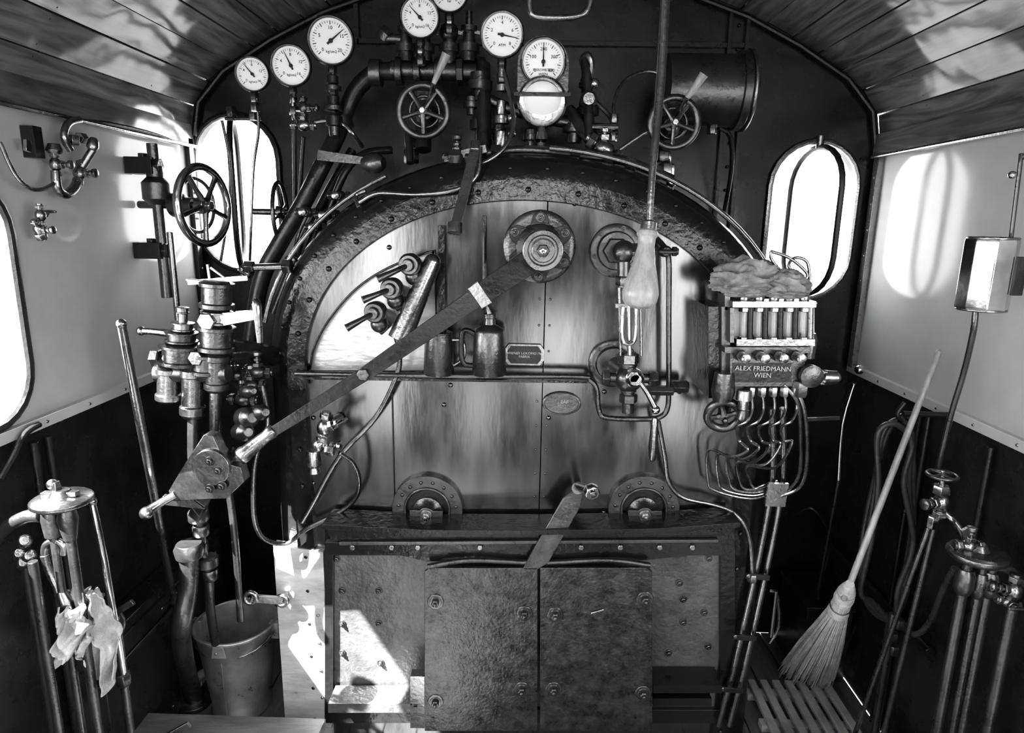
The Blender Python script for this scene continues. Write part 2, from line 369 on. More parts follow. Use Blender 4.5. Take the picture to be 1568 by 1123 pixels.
for x0,x1 in((650,823),(827,999)):
    pts=rc(x0,870,x1,1120,-.93)
    dx=V((.02,0,0));dz=V((0,0,.015))
    if x0==650: q_=[pts[0]-dz,pts[0]+dx,pts[1],pts[2],pts[3]]
    else: q_=[pts[0],pts[1]-dx,pts[1]-dz,pts[2],pts[3]]
    b.slab(q_,V((0,.014,0)),DP)
for px,py in((667,922),(803,940),(850,942),(988,918),(667,1075),(799,1056),(848,1056),(985,1062)):
    b.lathe(p(px,py,-.932),NY,[(-.002,.030),(.001,.029),(.002,.02)],IR,20); b.bolt(p(px,py,-.932),NY,.014,IR)
b.bar(p(905,940,-.934),p(925,934,-.934),.006,.003,NY,ST)
b.tube([p(655,868,-.93),p(720,858,-.92),p(825,862,-.92),p(930,858,-.92),p(996,866,-.93)],.010,DP,8,5)
b.slab(rc(502,1078,640,1092,-.9),V((0,.1,0)),RP); b.slab(rc(1000,1050,1106,1062,-.9),V((0,.1,0)),GL); b.slab(rc(1000,1070,1090,1082,-.88),V((0,.08,0)),GL)
b.slab(rc(628,1036,650,1116,-.9),V((0,.04,0)),DS)
for px,py in((516,856),(524,905),(524,955),(524,1000),(580,905),(580,955),(583,1015),(1040,893),(1046,918),(1084,990),(1078,938),(1046,953),(1024,1000),(1085,855)): b.bolt(p(px,py,yd+.018),NY,.009,IR)
b.done()
b=B('fire_door_lever')
b.slab([p(880,752,-.9),p(892,760,-.9),p(888,778,-.9),p(840,862,-.93),p(824,872,-.93),p(800,872,-.93),p(812,850,-.93),p(862,765,-.9)],V((0,.012,0)),IR)
b.cyl(p(885,748,-.78),p(885,748,-.93),.022,IR); b.cyl(p(885,745,-.92),p(906,752,-1.02),.016,DS); b.nut(p(906,753,-1.02),V((.2,-1,-.2)),.026,.03,ST,8); b.lathe(p(906,753,-1.03),V((.2,-1,-.2)),[(0,.012),(.02,.012),(.022,.006)],DS)
b.done()
for px in(655,985):
    b=B('washout_plug'); c=p(px,778,-.79)
    o=[];i_=[]
    R=m(54,c); r=m(34,c)
    for k in range(21):
        w=math.radians(-28+236*k/20); d=V((math.cos(w),0,math.sin(w))); o.append(c+d*R+V((0,-.014,0))); i_.append(c+d*r+V((0,-.014,0)))
    b.slab(o+i_[::-1],V((0,.03,0)),CO)
    b.tube([q+V((0,-.001,0)) for q in i_],.006,CO,8,1)
    for k in range(1,21,2): b.rivet((o[k]+i_[k])/2,NY,.007,CO)
    b.lathe(c,NY,[(-.01,r),(.001,r),(.001,r*.92)],BK,28)
    b.lathe(c+V((0,0,-.01)),NY,[(0,.055),(.01,.055),(.014,.045),(.03,.03),(.04,.028)],IR,28); b.bolt(c+V((0,-.04,-.01)),NY,.014,DS)
    b.bar(c+V((-.06,-.03,-.008)),c+V((.06,-.03,-.008)),.03,.02,NY,IR)
    b.done()
# ------------------------------------------------------------ regulator
b=B('regulator_lever',.002)
c=p(826,378,-.8)
b.lathe(c,NY,[(-.02,.12),(.006,.12),(.012,.112),(.012,.095)],IR,40)
b.lathe(c,NY,[(0,.08),(.05,.078),(.055,.07)],BK,32)
for k in range(6):
    w=math.radians(60*k+30); d=V((math.cos(w),0,math.sin(w)))
    b.slab([c+V((0,-.03,0))+d*.05+V((d.z,0,-d.x))*.036,c+V((0,-.03,0))+d*.10+V((d.z,0,-d.x))*.024,c+V((0,-.03,0))+d*.116,c+V((0,-.03,0))+d*.10-V((d.z,0,-d.x))*.024,c+V((0,-.03,0))+d*.05-V((d.z,0,-d.x))*.036],V((0,-.022,0)),BK)
    b.bolt(c+d*.094+V((0,-.05,0)),NY,.010,IR)
ho=p(831,383,-1.0); na=V((.03,-1,-.05))
b.cyl(p(829,380,-.82),ho,.05,BK,28); b.lathe(ho,na,[(-.03,.054),(-.02,.06),(.02,.062),(.024,.060),(.024,.046),(.016,.044),(.016,.036),(.03,.034),(.03,.024)],DS,32)
b.nut(ho+V((0,-.045,0)),NY,.02,.03,IR); b.lathe(ho+V((0,-.06,0)),NY,[(0,.011),(.012,.011),(.014,.005)],ST,14)
P1=p(815,398,-.97);P2=p(735,452,-1.03);P3=p(560,572,-1.1);P4=p(408,668,-1.17);P5=p(372,697,-1.19)
nn=V((.1,-1,.1))
b.bar(P1,P2,.075,.022,nn,BK,.066); b.bar(P2,P3,.06,.02,nn,BK,.045); b.bar(P3,P4,.042,.02,nn,BK,.03)
b.bar(P2.lerp(P1,.08),P2.lerp(P3,.05),.078,.032,nn,DS,.074)
b.nut(p(556,574,-1.115),NY,.02,.016,IR)
d=(P5-P4).normalized()
b.lathe(P4-d*.03,d,[(0,.018),(.012,.022),(.03,.018),(.06,.02),(.1,.022),(.112,.026),(.125,.024),(.13,.012)],DS,18)
b.done()
b=B('water_gauge',.0015)
for px,py,R in((943,384,41),(938,556,37)):
    c=p(px,py,-.785); R=m(R,c)
    b.lathe(c,NY,[(-.015,R),(.008,R),(.012,R*.94),(.012,R*.72),(.03,R*.68),(.032,R*.5)],CO,36)
    for k in range(6):
        w=math.radians(60*k+15); b.bolt(c+V((math.cos(w)*R*.84,-.012,math.sin(w)*R*.84)),NY,.006,IR)
c=p(943,384,-.82); b.nut(c,NY,.045,.04,IR); b.cyl(c,p(950,384,-.95),.024,IR); b.sph(p(955,386,-.95),.036,IR); b.nut(p(975,386,-.95),X,.03,.04,IR)
b.cyl(p(955,386,-.95),p(955,440,-.95),.02,IR); b.nut(p(955,430,-.95),Z,.026,.03,DS)
for px in(948,962,980): b.cyl(p(px,440,-.95),p(px+2,545,-.95),.0045 if px!=962 else .008,ST if px==962 else DS,10)
b.bar(p(942,468,-.95),p(985,468,-.95),.014,.014,NY,DS)
b.tube([p(954,470,-.97),p(952,515,-.97),p(958,526,-.97),p(968,526,-.97),p(973,515,-.97),p(974,470,-.97)],.006,ST,8,5)
c=p(962,580,-.93)
b.cyl(p(940,556,-.8),p(958,570,-.93),.024,IR); b.sph(c,.046,IR); b.nut(p(962,549,-.93),Z,.034,.035,DS); b.cyl(p(962,540,-.93),p(962,600,-.93),.026,IR)
b.lathe(p(970,577,-.96),NY,[(0,.03),(.03,.03),(.036,.022),(.05,.018)],ST,24); b.nut(p(970,577,-1.0),NY,.02,.02,ST)
b.nut(p(962,610,-.93),Z,.03,.03,IR); b.cyl(p(962,600,-.93),p(961,632,-.93),.02,IR)
b.tube([p(975,580,-1.0),p(990,600,-1.01),p(1004,627,-1.02)],[.009,.008,.010],ST,10,4); b.sph(p(1004,628,-1.02),.014,ST)
b.cyl(p(925,578,-.93),p(1000,580,-.93),.016,IR); b.nut(p(928,578,-.93),X,.026,.025,IR); b.nut(p(1000,580,-.93),X,.026,.03,IR); b.nut(p(1040,592,-.86),X,.022,.06,IR)
b.nut(p(1010,598,-.9),X,.018,.09,IR)
b.lathe(p(1003,640,-.95),-Z,[(0,.008),(.02,.012),(.1,.016),(.14,.012),(.15,.006)],DS,14)
b.valve(p(1018,385,-.86),X,NY,.018,IR,IR,2.5,'T')
b.done()
b=B('test_cocks',.0012)
for px,py,ex,ey in((628,405,578,428),(600,442,555,460),(575,478,530,503)):
    c=p(px,py,-.9); b.cyl(p(px+22,py+10,-.77),c,.028,IR); b.lathe(c,V((-.1,-1,-.05)),[(-.02,.034),(.01,.036),(.02,.03),(.02,.02),(.035,.018)],IR,24)
    b.sph(p(px+6,py+18,-.87),.03,IR); b.tube([c+V((0,-.02,0)),p((px+ex)/2,(py+ey)/2,-.96),p(ex,ey,-.98)],[.008,.009,.013],IR,12,4); b.nut(p(px+14,py+22,-.84),V((1,0,-1)),.03,.03,IR)
a=p(662,402,-.87);c=p(612,520,-.9)
b.tube([a,a.lerp(c,.5),c],[.028,.034,.040],DS,20,4); b.sph(a,.028,DS)
b.tube([p(606,515,-.88),p(612,545,-.86),p(606,580,-.85),p(575,640,-.83),p(520,700,-.83),p(480,770,-.83),p(462,800,-.83)],.009,DS,10,6)
b.done()
ysh=-.85
def zs(px): return p(px,573,ysh)
b=B('tin_mug',.001); c=zs(672)
b.lathe(c,Z,[(0,.05),(.004,.052),(.13,.046),(.14,.046)],IR,28); b.lathe(c,Z,[(.14,.047),(.145,.047),(.15,.03),(.155,.03)],IR,28)
b.tube([c+V((.045,0,.12)),c+V((.08,0,.115)),c+V((.085,0,.06)),c+V((.048,0,.03))],.006,DS,8,6); b.done()
b=B('oil_can',.001); c=zs(749)
b.lathe(c,Z,[(0,.056),(.004,.058),(.145,.052),(.155,.048),(.17,.02),(.19,.018),(.192,.022),(.205,.022),(.206,.01)],IR,28)
b.tube([c+V((-.05,-.01,.14)),c+V((-.085,-.02,.15)),c+V((-.092,-.02,.09)),c+V((-.085,-.02,.04)),c+V((-.052,-.01,.03))],.009,BK,10,6)
b.tube([c+V((0,0,.2)),c+V((-.01,0,.23)),c+V((-.03,0,.26))],[.009,.006,.004],DS,8,4)
b.done()
b=B('maker_plate',.001); c=p(803,543,-.787); hw=m(30,c);hh=m(16,c)
oc=[V((c.x+sx*x_,c.y,c.z+sy*z_)) for sx,sy,x_,z_ in((-1,-1,hw*.8,hh),(1,-1,hw*.8,hh),(1,-1,hw,hh*.5),(1,1,hw,hh*.5),(1,1,hw*.8,hh),(-1,1,hw*.8,hh),(-1,1,hw,hh*.5),(-1,-1,hw,hh*.5))]
b.slab(oc,V((0,-.008,0)),DS); b.slab([c+(q-c)*.85+V((0,-.009,0)) for q in oc],V((0,-.002,0)),BK)
b.text('WIENER LOKOMOTIV\nFABRIK',c+V((0,-.012,0)),X,Z,.012,DS); b.done()
b=B('boiler_plate_oval',.001); c=p(860,618,-.787)
b.lathe(c,NY,[(0,m(18,c)),(.006,m(18,c)),(.008,m(17,c)),(.008,m(16,c)),(.005,m(15.5,c))],IR,40,1.65); b.text('13 BAR\n1012',c+V((0,-.008,0)),X,Z,.016,DS); b.done()
b=B('whistle_pull',.001)
a=p(1021,-60,-1.22); e=p(994,345,-1.32)
b.tube([a,p(1012,120,-1.25),p(999,260,-1.30),e],[.012,.012,.009,.008],DS,12,5)
h0=p(994,338,-1.32); h1_=p(978,470,-1.36); dd=(h1_-h0); Lh_=dd.length
b.lathe(h0,dd,[(0,.012),(.004,.020),(.03,.020),(.032,.014)],BR,20)
b.lathe(h0+dd*.09,dd,[(0,.016),(Lh_*.04,.026),(Lh_*.08,.027),(Lh_*.11,.022),(Lh_*.2,.021),(Lh_*.4,.028),(Lh_*.6,.040),(Lh_*.75,.046),(Lh_*.84,.043),(Lh_*.9,.034),(Lh_*.93,.015)],WD,28)
b.done()
# ================================================================== GAUGES
def gauge(name,px,py,rp,y,ndl,labels,sub,stem=0,dark=True):
    b=B(name,.0008); c=p(px,py,y); R=m(rp,c); n=(V((0,-1,0))+(C-c).normalized()).normalized()
    ux=(-n).cross(Z).normalized(); uy=ux.cross(-n).normalized()
    b.lathe(c,n,[(-.05,R*.5),(-.05,R*.9),(-.006,R*.93),(-.004,R*1.0),(.012,R*1.0),(.017,R*.95),(.014,R*.89),(.004,R*.88)],BK if dark else DS,40)
    b.torus(c+n*.014,n,R*.93,R*.035,DS if not dark else IR,40,8)
    b.lathe(c,n,[(.002,R*.88),(.0055,R*.88)],WH,40)
    f=c+n*.007
    for i in range(33):
        w=math.radians(225-270*i/32); d=ux*math.cos(w)+uy*math.sin(w); big=i%4==0
        b.bar(f+d*R*(.62 if big else .68),f+d*R*.77,R*(.03 if big else .015),.001,n,INK)
    for i,t in enumerate(labels):
        w=math.radians(225-270*i/(len(labels)-1)); b.text(t,f+(ux*math.cos(w)+uy*math.sin(w))*R*.5,ux,uy,R*.2,INK,.0003)
    b.text(sub,f-uy*R*.42,ux,uy,R*.16,INK,.0003)
    w=math.radians(ndl); d=ux*math.cos(w)+uy*math.sin(w)
    b.bar(f-d*R*.2+n*.003,f+d*R*.7+n*.003,R*.09,.002,n,INK,R*.02); b.lathe(f,n,[(0,R*.09),(.005,R*.09),(.006,R*.05)],INK,14)
    if stem:
        s0=c-uy*R*.98; b.nut(s0-Z*.012,Z,.016,.024,BK); b.cyl(s0,s0-Z*stem,.009,IR); b.nut(s0-Z*stem,Z,.018,.03,IR)
        b.nut(s0-Z*stem*.55,Z,.015,.02,DS)
    return b,c,R
YG=-.5
b,c,R=gauge('pressure_gauge',387,114,26,YG,130,['0','4','8','12','16'],'kg/cm2',.05); b.done()
b,c,R=gauge('pressure_gauge',446,101,31,YG,115,['0','4','8','12','16'],'kg/cm2',.08); b.done()
b,c,R=gauge('pressure_gauge',507,63,36,YG,40,['0','5','10','15','20'],'kg/cm2',.10)
for k,(rr,h) in enumerate(((.02,.03),(.03,.02),(.022,.05),(.036,.02),(.03,.04),(.02,.04))): b.lathe(c-Z*(R+.03+k*.034),-Z,[(0,rr*.8),(.003,rr),(h*.9,rr),(h,rr*.8)],IR if k%2 else BK,18)
b.done()
b,c,R=gauge('pressure_gauge',643,27,31,YG,135,['0','4','8','12','16'],'kg/cm2',.07); b.done()
b,c,R=gauge('pressure_gauge',688,-12,30,YG,60,['0','4','8'],'bar',.05); b.done()
b,c,R=gauge('pressure_gauge',769,54,34,-.62,-10,['0','2','4','6','8'],'ATM',.06,False)
for k,(rr,h) in enumerate(((.014,.03),(.022,.025),(.016,.05),(.028,.03),(.022,.08))): b.lathe(c-Z*(R+.03+k*.05),-Z,[(0,rr*.8),(.003,rr),(h*.9,rr),(h,rr*.8)],DS,18)
b.done()
b,c,R=gauge('pyrometer_gauge',832,95,35,-.64,90,['0','100','200','300','400'],'PYROMETER\nWIEN',0,False)
hs=[]
for k in range(13): w=math.radians(180-180*k/12); hs.append(c+V((math.cos(w)*R*1.13,.02,math.sin(w)*R*1.13)))
hs+= [c+V((R*1.13,.02,-R*1.1)),c+V((R*.9,.02,-R*1.5)),c+V((-R*.9,.02,-R*1.5)),c+V((-R*1.13,.02,-R*1.1))]
b.slab(hs,V((0,.05,0)),IR)
c2=p(830,157,-.64); R2=m(33,c2)
b.lathe(c2,V((0,-1,-.15)),[(-.04,R2*.8),(-.03,R2*1.1),(.0,R2*1.15),(.008,R2*1.05),(.004,R2*.92)],BR,32); b.lathe(c2,V((0,-1,-.35)),[(.0,R2*.92),(.008,R2*.8),(.012,R2*.5),(.013,R2*.1)],WH,32)
b.bar(c2+V((-R2*1.3,-.02,R2*.3)),c2+V((R2*1.3,-.02,R2*.3)),.012,.012,NY,BK)
b.lathe(c2-Z*R2*1.1,-Z,[(0,.012),(.02,.02),(.04,.024),(.05,.014),(.09,.02),(.1,.03),(.13,.02),(.2,.03),(.23,.05),(.24,.06)],ST,20)
b.sph(c2+V((-.1,-.0,-.05)),.016,ST); b.sph(c2+V((-.1,0,-.1)),.014,ST)
b.done()
b=B('gauge_pipework',.001)
b.tube([p(393,150,YG),p(396,200,YG+.05),p(388,260,YG+.1),p(384,360,YG+.1),p(382,420,YG)],.0055,DS,8,6)
b.tube([p(448,150,YG),p(450,180,YG),p(462,190,YG),p(500,185,YG),p(525,190,YG),p(540,205,YG),p(555,225,YG+.05)],.008,DS,8,6)
b.valve(p(465,192,YG),X,Z,.02,BR,BR,2.5,'T'); b.valve(p(465,165,YG),Z,X,.016,IR,IR,2.5,'K')
b.cyl(p(450,140,YG),p(452,330,YG+.1),.008,BK); b.cyl(p(465,210,YG+.02),p(458,320,YG+.1),.007,BK)
b.cyl(p(345,182,-.3),p(400,182,-.3),.007,IR); b.nut(p(354,172,-.3),Z,.02,.04,IR); b.nut(p(388,176,-.3),Z,.02,.04,IR)
b.tube([p(340,185,-.3),p(352,250,-.3),p(350,320,-.3),p(338,400,-.3)],.006,IR,8,5)
b.bar(p(488,238,-.62),p(560,247,-.66),.035,.02,NY,DS,.025); b.lathe(p(568,250,-.66),V((1,-.3,0)),[(-.03,.02),(0,.034),(.03,.034),(.05,.02)],IR)
b.tube([p(560,300,-.72),p(620,280,-.72),p(690,262,-.73),p(740,250,-.74),p(775,222,-.72),p(786,180,-.68),p(772,110,-.63)],.0075,DS,10,6)
b.tube([p(550,310,-.78),p(580,296,-.79),p(640,298,-.82),p(700,290,-.83),p(730,268,-.82),p(735,225,-.8)],.008,DS,10,6)
b.tube([p(550,318,-.78),p(545,300,-.76),p(560,292,-.76)],.008,DS,8,4)
b.tube([p(945,210,-.6),p(940,160,-.55),p(955,125,-.5),p(985,110,-.45),p(1010,112,-.45)],.006,DS,8,6)
b.tube([p(890,90,-.5),p(900,130,-.5),p(912,155,-.52),p(935,180,-.55),p(943,205,-.6)],.009,IR,8,6)
b.tube([p(945,232,-.6),p(985,205,-.6),p(1000,200,-.6)],.006,DS,8,3)
for q in((940,182),(938,210)): b.nut(p(q[0],q[1],-.6),Z,.016,.03,DS)
for k in range(4): b.tube([p(470+k*9,330,-.55),p(455+k*8,365,-.55),p(448+k*5,410,-.6),p(430+k*6,470,-.62),p(425+k*6,500,-.63)],.007,BK if k%2 else IR,8,5)
for px,py in((470,325),(500,330),(455,398),(520,300),(485,348)): b.valve(p(px,py,-.58),X,NY,.018,IR,DS,2.4,'K')
b.done()
b=B('blower_lever'); b.bar(p(728,228,-.82),p(697,350,-.92),.032,.014,NY,DS,.032); b.cyl(p(697,342,-.92),p(696,357,-.93),.024,DS); b.bar(p(680,243,-.78),p(745,228,-.78),.025,.025,NY,IR); b.nut(p(697,240,-.79),X,.025,.04,IR); b.nut(p(728,229,-.8),X,.03,.03,DS)
b.valve(p(700,241,-.78),X,Z,.02,IR,IR,2.5,'K'); b.done()
# ================================================================== STEAM TURRET
b=B('steam_turret',.0015); yt=-.42
b.cyl(p(600,108,yt),p(748,112,yt),.034,IR,24)
for px in(612,640,672,705,738): b.nut(p(px,110,yt),X,.05,.028,IR,8 if px%2 else 24)
for k,px in enumerate((622,650,688,718)):
    c=p(px,95,yt); b.lathe(c,Z,[(0,.03),(.03,.028),(.032,.038),(.06,.038),(.062,.024),(.1,.022),(.102,.03),(.12,.03),(.125,.012),(.17,.012)],IR,16)
    b.bar(p(px,48,yt),p(px+22,52,yt),.012,.012,NY,DS)
b.tube([p(584,45,yt),p(590,58,yt),p(612,60,yt),p(622,68,yt),p(625,95,yt)],.016,IR,12,5); b.nut(p(590,52,yt),V((1,0,-1)),.026,.04,IR)
b.sph(p(688,50,yt),.035,IR); b.cyl(p(688,50,yt),p(688,100,yt),.022,IR)
for cx,cy,rr,lx0,ly0,lx1,ly1,yw in((648,170,37,664,128,684,82,-.62),(1032,188,36,1052,150,1078,114,-.62)):
    c=p(cx,cy,yw); n=V((0,-1,-.05)); b.wheel(c,n,m(rr,c),.012,IR,5,IR); b.cyl(c,c-n*.2,.013,DS); b.lathe(c-n*.07,-n,[(0,.02),(.02,.035),(.05,.035),(.06,.05),(.09,.05),(.1,.03),(.16,.03)],IR,20)
    b.torus(c-n*.03,n,m(rr*.62,c),.006,IR)
    q0=p(lx0,ly0,yw-.04);q1=p(lx1,ly1,yw-.06); b.tube([q0,q0.lerp(q1,.6),q1],[.008,.013,.016],WD,12,4); b.cyl(c-n*.05,q0,.008,DS)
b.cyl(p(648,140,-.42),p(648,230,-.5),.03,IR); b.nut(p(648,150,-.45),Z,.05,.04,IR,24); b.nut(p(630,240,-.5),Z,.028,.05,IR); b.nut(p(628,215,-.5),Z,.02,.05,DS)
b.cyl(p(625,200,-.5),p(628,250,-.55),.014,IR)
b.tube([p(604,110,yt),p(575,112,yt),p(548,135,yt),p(530,170,yt),p(515,210,-.45),p(490,260,-.5),p(465,310,-.5),p(430,370,-.5),p(400,430,-.5),p(385,520,-.5)],.032,BK,18,7)
b.lathe(p(576,112,yt),X,[(-.02,.048),(.02,.048)],IR); b.lathe(p(522,190,-.44),V((-.3,0,1)),[(-.02,.045),(.02,.045)],IR)
b.tube([p(540,230,-.4),p(505,290,-.45),p(480,340,-.5),p(455,390,-.5),p(420,480,-.5)],.018,BK,12,5)
b.tube([p(600,230,-.4),p(560,235,-.45),p(530,262,-.5),p(500,330,-.5),p(450,420,-.5)],.014,BK,12,5)
for px,py,s_ in((735,130,.045),(740,190,.05),(722,160,.03),(762,200,.03),(812,210,.03),(900,170,.04),(880,195,.045),(915,205,.035),(897,130,.025)):
    c=p(px,py,-.5); b.lathe(c+Z*s_,-Z,[(0,s_*.5),(.005,s_*.8),(s_*.7,s_*.8),(s_*.75,s_),(s_*1.4,s_),(s_*1.5,s_*.6),(s_*2.2,s_*.6)],IR,12)
b.cyl(p(740,100,-.46),p(742,240,-.6),.026,IR); b.cyl(p(897,90,-.5),p(905,240,-.6),.018,IR); b.tube([p(892,90,-.5),p(900,84,-.52),p(906,100,-.52),p(900,130,-.5)],.012,DS,8,4)
b.cyl(p(870,170,-.5),p(925,235,-.6),.026,IR); b.valve(p(925,228,-.62),V((1,0,-.6)),Z,.03,DS,DS,2.4,'T')
b.tube([p(742,150,-.5),p(790,170,-.5),p(850,185,-.52),p(890,190,-.5)],.02,IR,12,5)
b.lathe(p(900,155,-.52),NY,[(0,.03),(.04,.03),(.05,.02)],DS); b.sph(p(910,128,-.52),.018,ST)
b.tube([p(745,235,-.66),p(790,230,-.66),p(840,232,-.66),p(900,240,-.66),p(950,245,-.66),p(1000,262,-.66),p(1030,275,-.66)],.016,IR,12,4)
for px,py in((700,240),(760,233),(880,237),(930,243),(965,252),(1005,265)): b.nut(p(px,py,-.66),X,.026,.035,DS if px%20 else IR)
b.done()
b=B('steam_reservoir',.002)
a=p(1018,140,-.35);c=p(1138,140,-.35); rr=m(52,a)
a.z=c.z; b.lathe(a,X,[(-.03,rr*.5),(-.01,rr*.85),(.0,rr),(.26,rr),(.262,rr*1.1),(.29,rr*1.1),(.292,rr*.98),(.32,rr*.9),(.33,rr*.4)],CO,40)
b.torus(a+X*.3,X,rr*1.09,.008,DS,40); b.tube([p(1010,140,-.35),p(1000,175,-.4),p(1010,215,-.5),p(1020,250,-.6)],.016,IR,10,5)
b.nut(p(1090,198,-.35),Z,.02,.04,IR); b.nut(p(1015,240,-.58),Z,.03,.04,IR); b.nut(p(1020,262,-.64),Z,.028,.05,DS)
b.sph(p(1028,280,-.66),.018,ST)
b.tube([p(1100,195,-.3),p(1118,210,-.25),p(1120,260,-.2),p(1108,330,-.1)],.01,BK,8,5)
b.done()
b=B('ceiling_grab_handle',.001)
b.tube([p(814,-10,-.7),p(812,15,-.7),p(825,26,-.7),p(880,26,-.7),p(900,14,-.7),p(903,-10,-.7),p(880,-24,-.7),p(835,-24,-.7)],.010,DS,12,6,True); b.cyl(p(858,-24,-.7),V((p(858,-24,-.7).x,-.7,3.04)),.012,DS); b.done()
b=B('boiler_shoulder_pipe',.001)
sh=[V((q.x,YB,q.z)) for q in arch(A*1.012,H*1.02,0)[4:45]]
b.tube(sh[22:],.009,DS,8,1); b.tube(sh[:14],.008,DS,8,1)
b.done()
# ================================================================== LUBRICATOR
b=B('displacement_lubricator',.002); yl=-1.0
def sl(x0,y0,x1,y1,y,dep,mt): b.slab(rc(x0,y0,x1,y1,y),V((0,dep,0)),mt)
sl(1118,540,1232,592,yl,.1,IR); sl(1110,532,1240,541,yl-.01,.12,IR)
sl(1105,470,1118,600,yl+.03,.1,IR); sl(1122,462,1250,471,yl,.07,DS); sl(1128,520,1248,530,yl,.07,DS)
sl(1110,452,1118,475,yl+.03,.08,IR)
sl(1118,472,1124,525,yl,.06,IR)
for px in(1141,1164,1187,1210,1233): b.cyl(p(px-2,471,yl+.03),p(px-4,521,yl+.03),.011,GS,14); b.cyl(p(px+8,471,yl+.02),p(px+7,521,yl+.02),.0095,BK if px<1230 else DS,12)
for px in(1141,1164,1187,1210,1233): b.nut(p(px-2,474,yl+.02),Z,.016,.014,BR); b.nut(p(px-4,519,yl+.02),Z,.016,.014,BR); b.lathe(p(px-2,462,yl+.03),Z,[(0,.014),(.01,.016),(.02,.014),(.03,.006)],BR,14)
sl(1124,472,1247,520,yl+.062,.004,WH)
for px in(1133,1162,1190,1216):
    c=p(px,544,yl-.015); b.nut(c,NY,.018,.03,IR); b.lathe(c,NY,[(.01,.012),(.04,.011),(.045,.014),(.06,.014),(.062,.008)],BR,14)
b.text('ALEX FRIEDMANN\nWIEN',p(1168,570,yl-.006),X,Z,.021,WW,.002)
sl(1122,556,1212,586,yl-.002,.01,BK)
b.bar(p(1235,575,yl),p(1262,578,yl),.04,.03,NY,DS); b.lathe(p(1255,578,yl),X,[(0,.016),(.01,.024),(.05,.022),(.062,.01)],DS,16)
b.lathe(p(1241,520,yl+.04),Z,[(-.06,.018),(0,.02),(.02,.014)],IR,14); b.lathe(p(1108,590,yl),Z,[(-.05,.03),(-.02,.036),(.04,.03)],IR,16)
b.lathe(p(1240,575,yl-.01),NY,[(0,.035),(.02,.035),(.025,.02)],IR,18)
b.nut(p(1225,595,yl),Z,.026,.05,IR)
b.slab(rc(1085,470,1112,610,-.95),V((0,.17,0)),GL)
b.wheel(p(1108,636,yl+.02),V((-.1,-1,-.3)),.05,.014,IR,4); b.cyl(p(1108,636,yl+.02),p(1112,600,-.9),.02,IR)
b.lathe(p(1140,598,yl-.02),-Z,[(0,.022),(.03,.024),(.032,.016),(.06,.016),(.062,.02),(.09,.018),(.1,.01)],BR,16)
for k in range(5):
    x0=1150+k*17
    b.nut(p(x0,600,yl),Z,.014,.03,BR)
    b.tube([p(x0,600,yl),p(x0+2,625,yl),p(x0-6,645,yl-.02),p(x0-22,655,yl),p(x0-18,675,yl+.02),p(x0-5,690-k*3,yl),p(x0-30,700+k*4,yl+.05),p(1085+k*15,690+k*6,-.86),p(1084+k*16,735,-.84),p(1095+k*15,752-k*1,-.84),p(1150+k*4,764-k*5,-.84),p(1190,752-k*4,-.84)],.0048,DS,8,6)
b.tube([p(1200,590,yl),p(1222,620,yl),p(1226,680,-.95),p(1223,730,-.9),p(1200,758,-.86)],.006,DS,8,6)
b.tube([p(1215,590,yl),p(1232,630,yl),p(1236,700,-.95),p(1226,745,-.9),p(1190,762,-.86)],.006,DS,8,6)
b.done()
b=B('pipe_conduit',.001)
for dx in(-8,8):
    b.tube([p(1190+dx,625,-.9),p(1192+dx,700,-.86),p(1186+dx,770,-.83),p(1160+dx,900,-.83),p(1135+dx,1010,-.83),p(1108+dx,1112,-.83)],.011,DS,10,5)
b.bar(p(1192,740,-.87),p(1186,775,-.86),.07,.012,NY,BR)
for px,py in((1190,690),(1160,882),(1140,975),(1120,1055)): b.bar(p(px-18,py,-.86),p(px+18,py+3,-.86),.02,.01,NY,BK); b.nut(p(px-14,py,-.868),NY,.008,.01,DS)
b.tube([p(1008,645,-.86),p(1018,700,-.85),p(1024,738,-.84),p(1045,762,-.84),p(1090,773,-.84),p(1122,785,-.84),p(1142,808,-.85),p(1150,840,-.85),p(1152,885,-.85)],.008,DS,10,6)
b.nut(p(1152,885,-.855),Z,.018,.03,DS)
b.done()
# crumpled rag lying on the lubricator: closed bundle with broad soft folds
def bundle(name,c,sx,sy,sz,seed):
    b=B(name,0); nu=96;nv=56; vs=[];fs=[]
    for j in range(nv+1):
        t=math.pi*(j/nv-.5)
        for i in range(nu):
            w=2*math.pi*i/nu; d=V((math.cos(t)*math.cos(w),math.cos(t)*math.sin(w),math.sin(t)))
            q=V((d.x*1.2+d.z*.9,d.y*1.2,d.z*2.6-d.x*.7))+V((seed,seed,0)); k=1-abs(noise.noise(q*1.1))*2.0; k2=1-abs(noise.noise(q*2.2+V((4,1,7))))*2.0
            r=.70+.24*k+.10*k2
            vs.append(c+V((d.x*sx*r,d.y*sy*r,(d.z if d.z>0 else d.z*.45)*sz*r)))
    for j in range(nv):
        for i in range(nu): fs.append((j*nu+i,j*nu+(i+1)%nu,(j+1)*nu+(i+1)%nu,(j+1)*nu+i))
    b.add(vs,fs,CL2); return b.done(80)
bundle('cleaning_rag',p(1142,436,-.98),.115,.09,.09,3.3)
bundle('cleaning_rag',p(1198,443,-.99),.085,.08,.065,9.3)
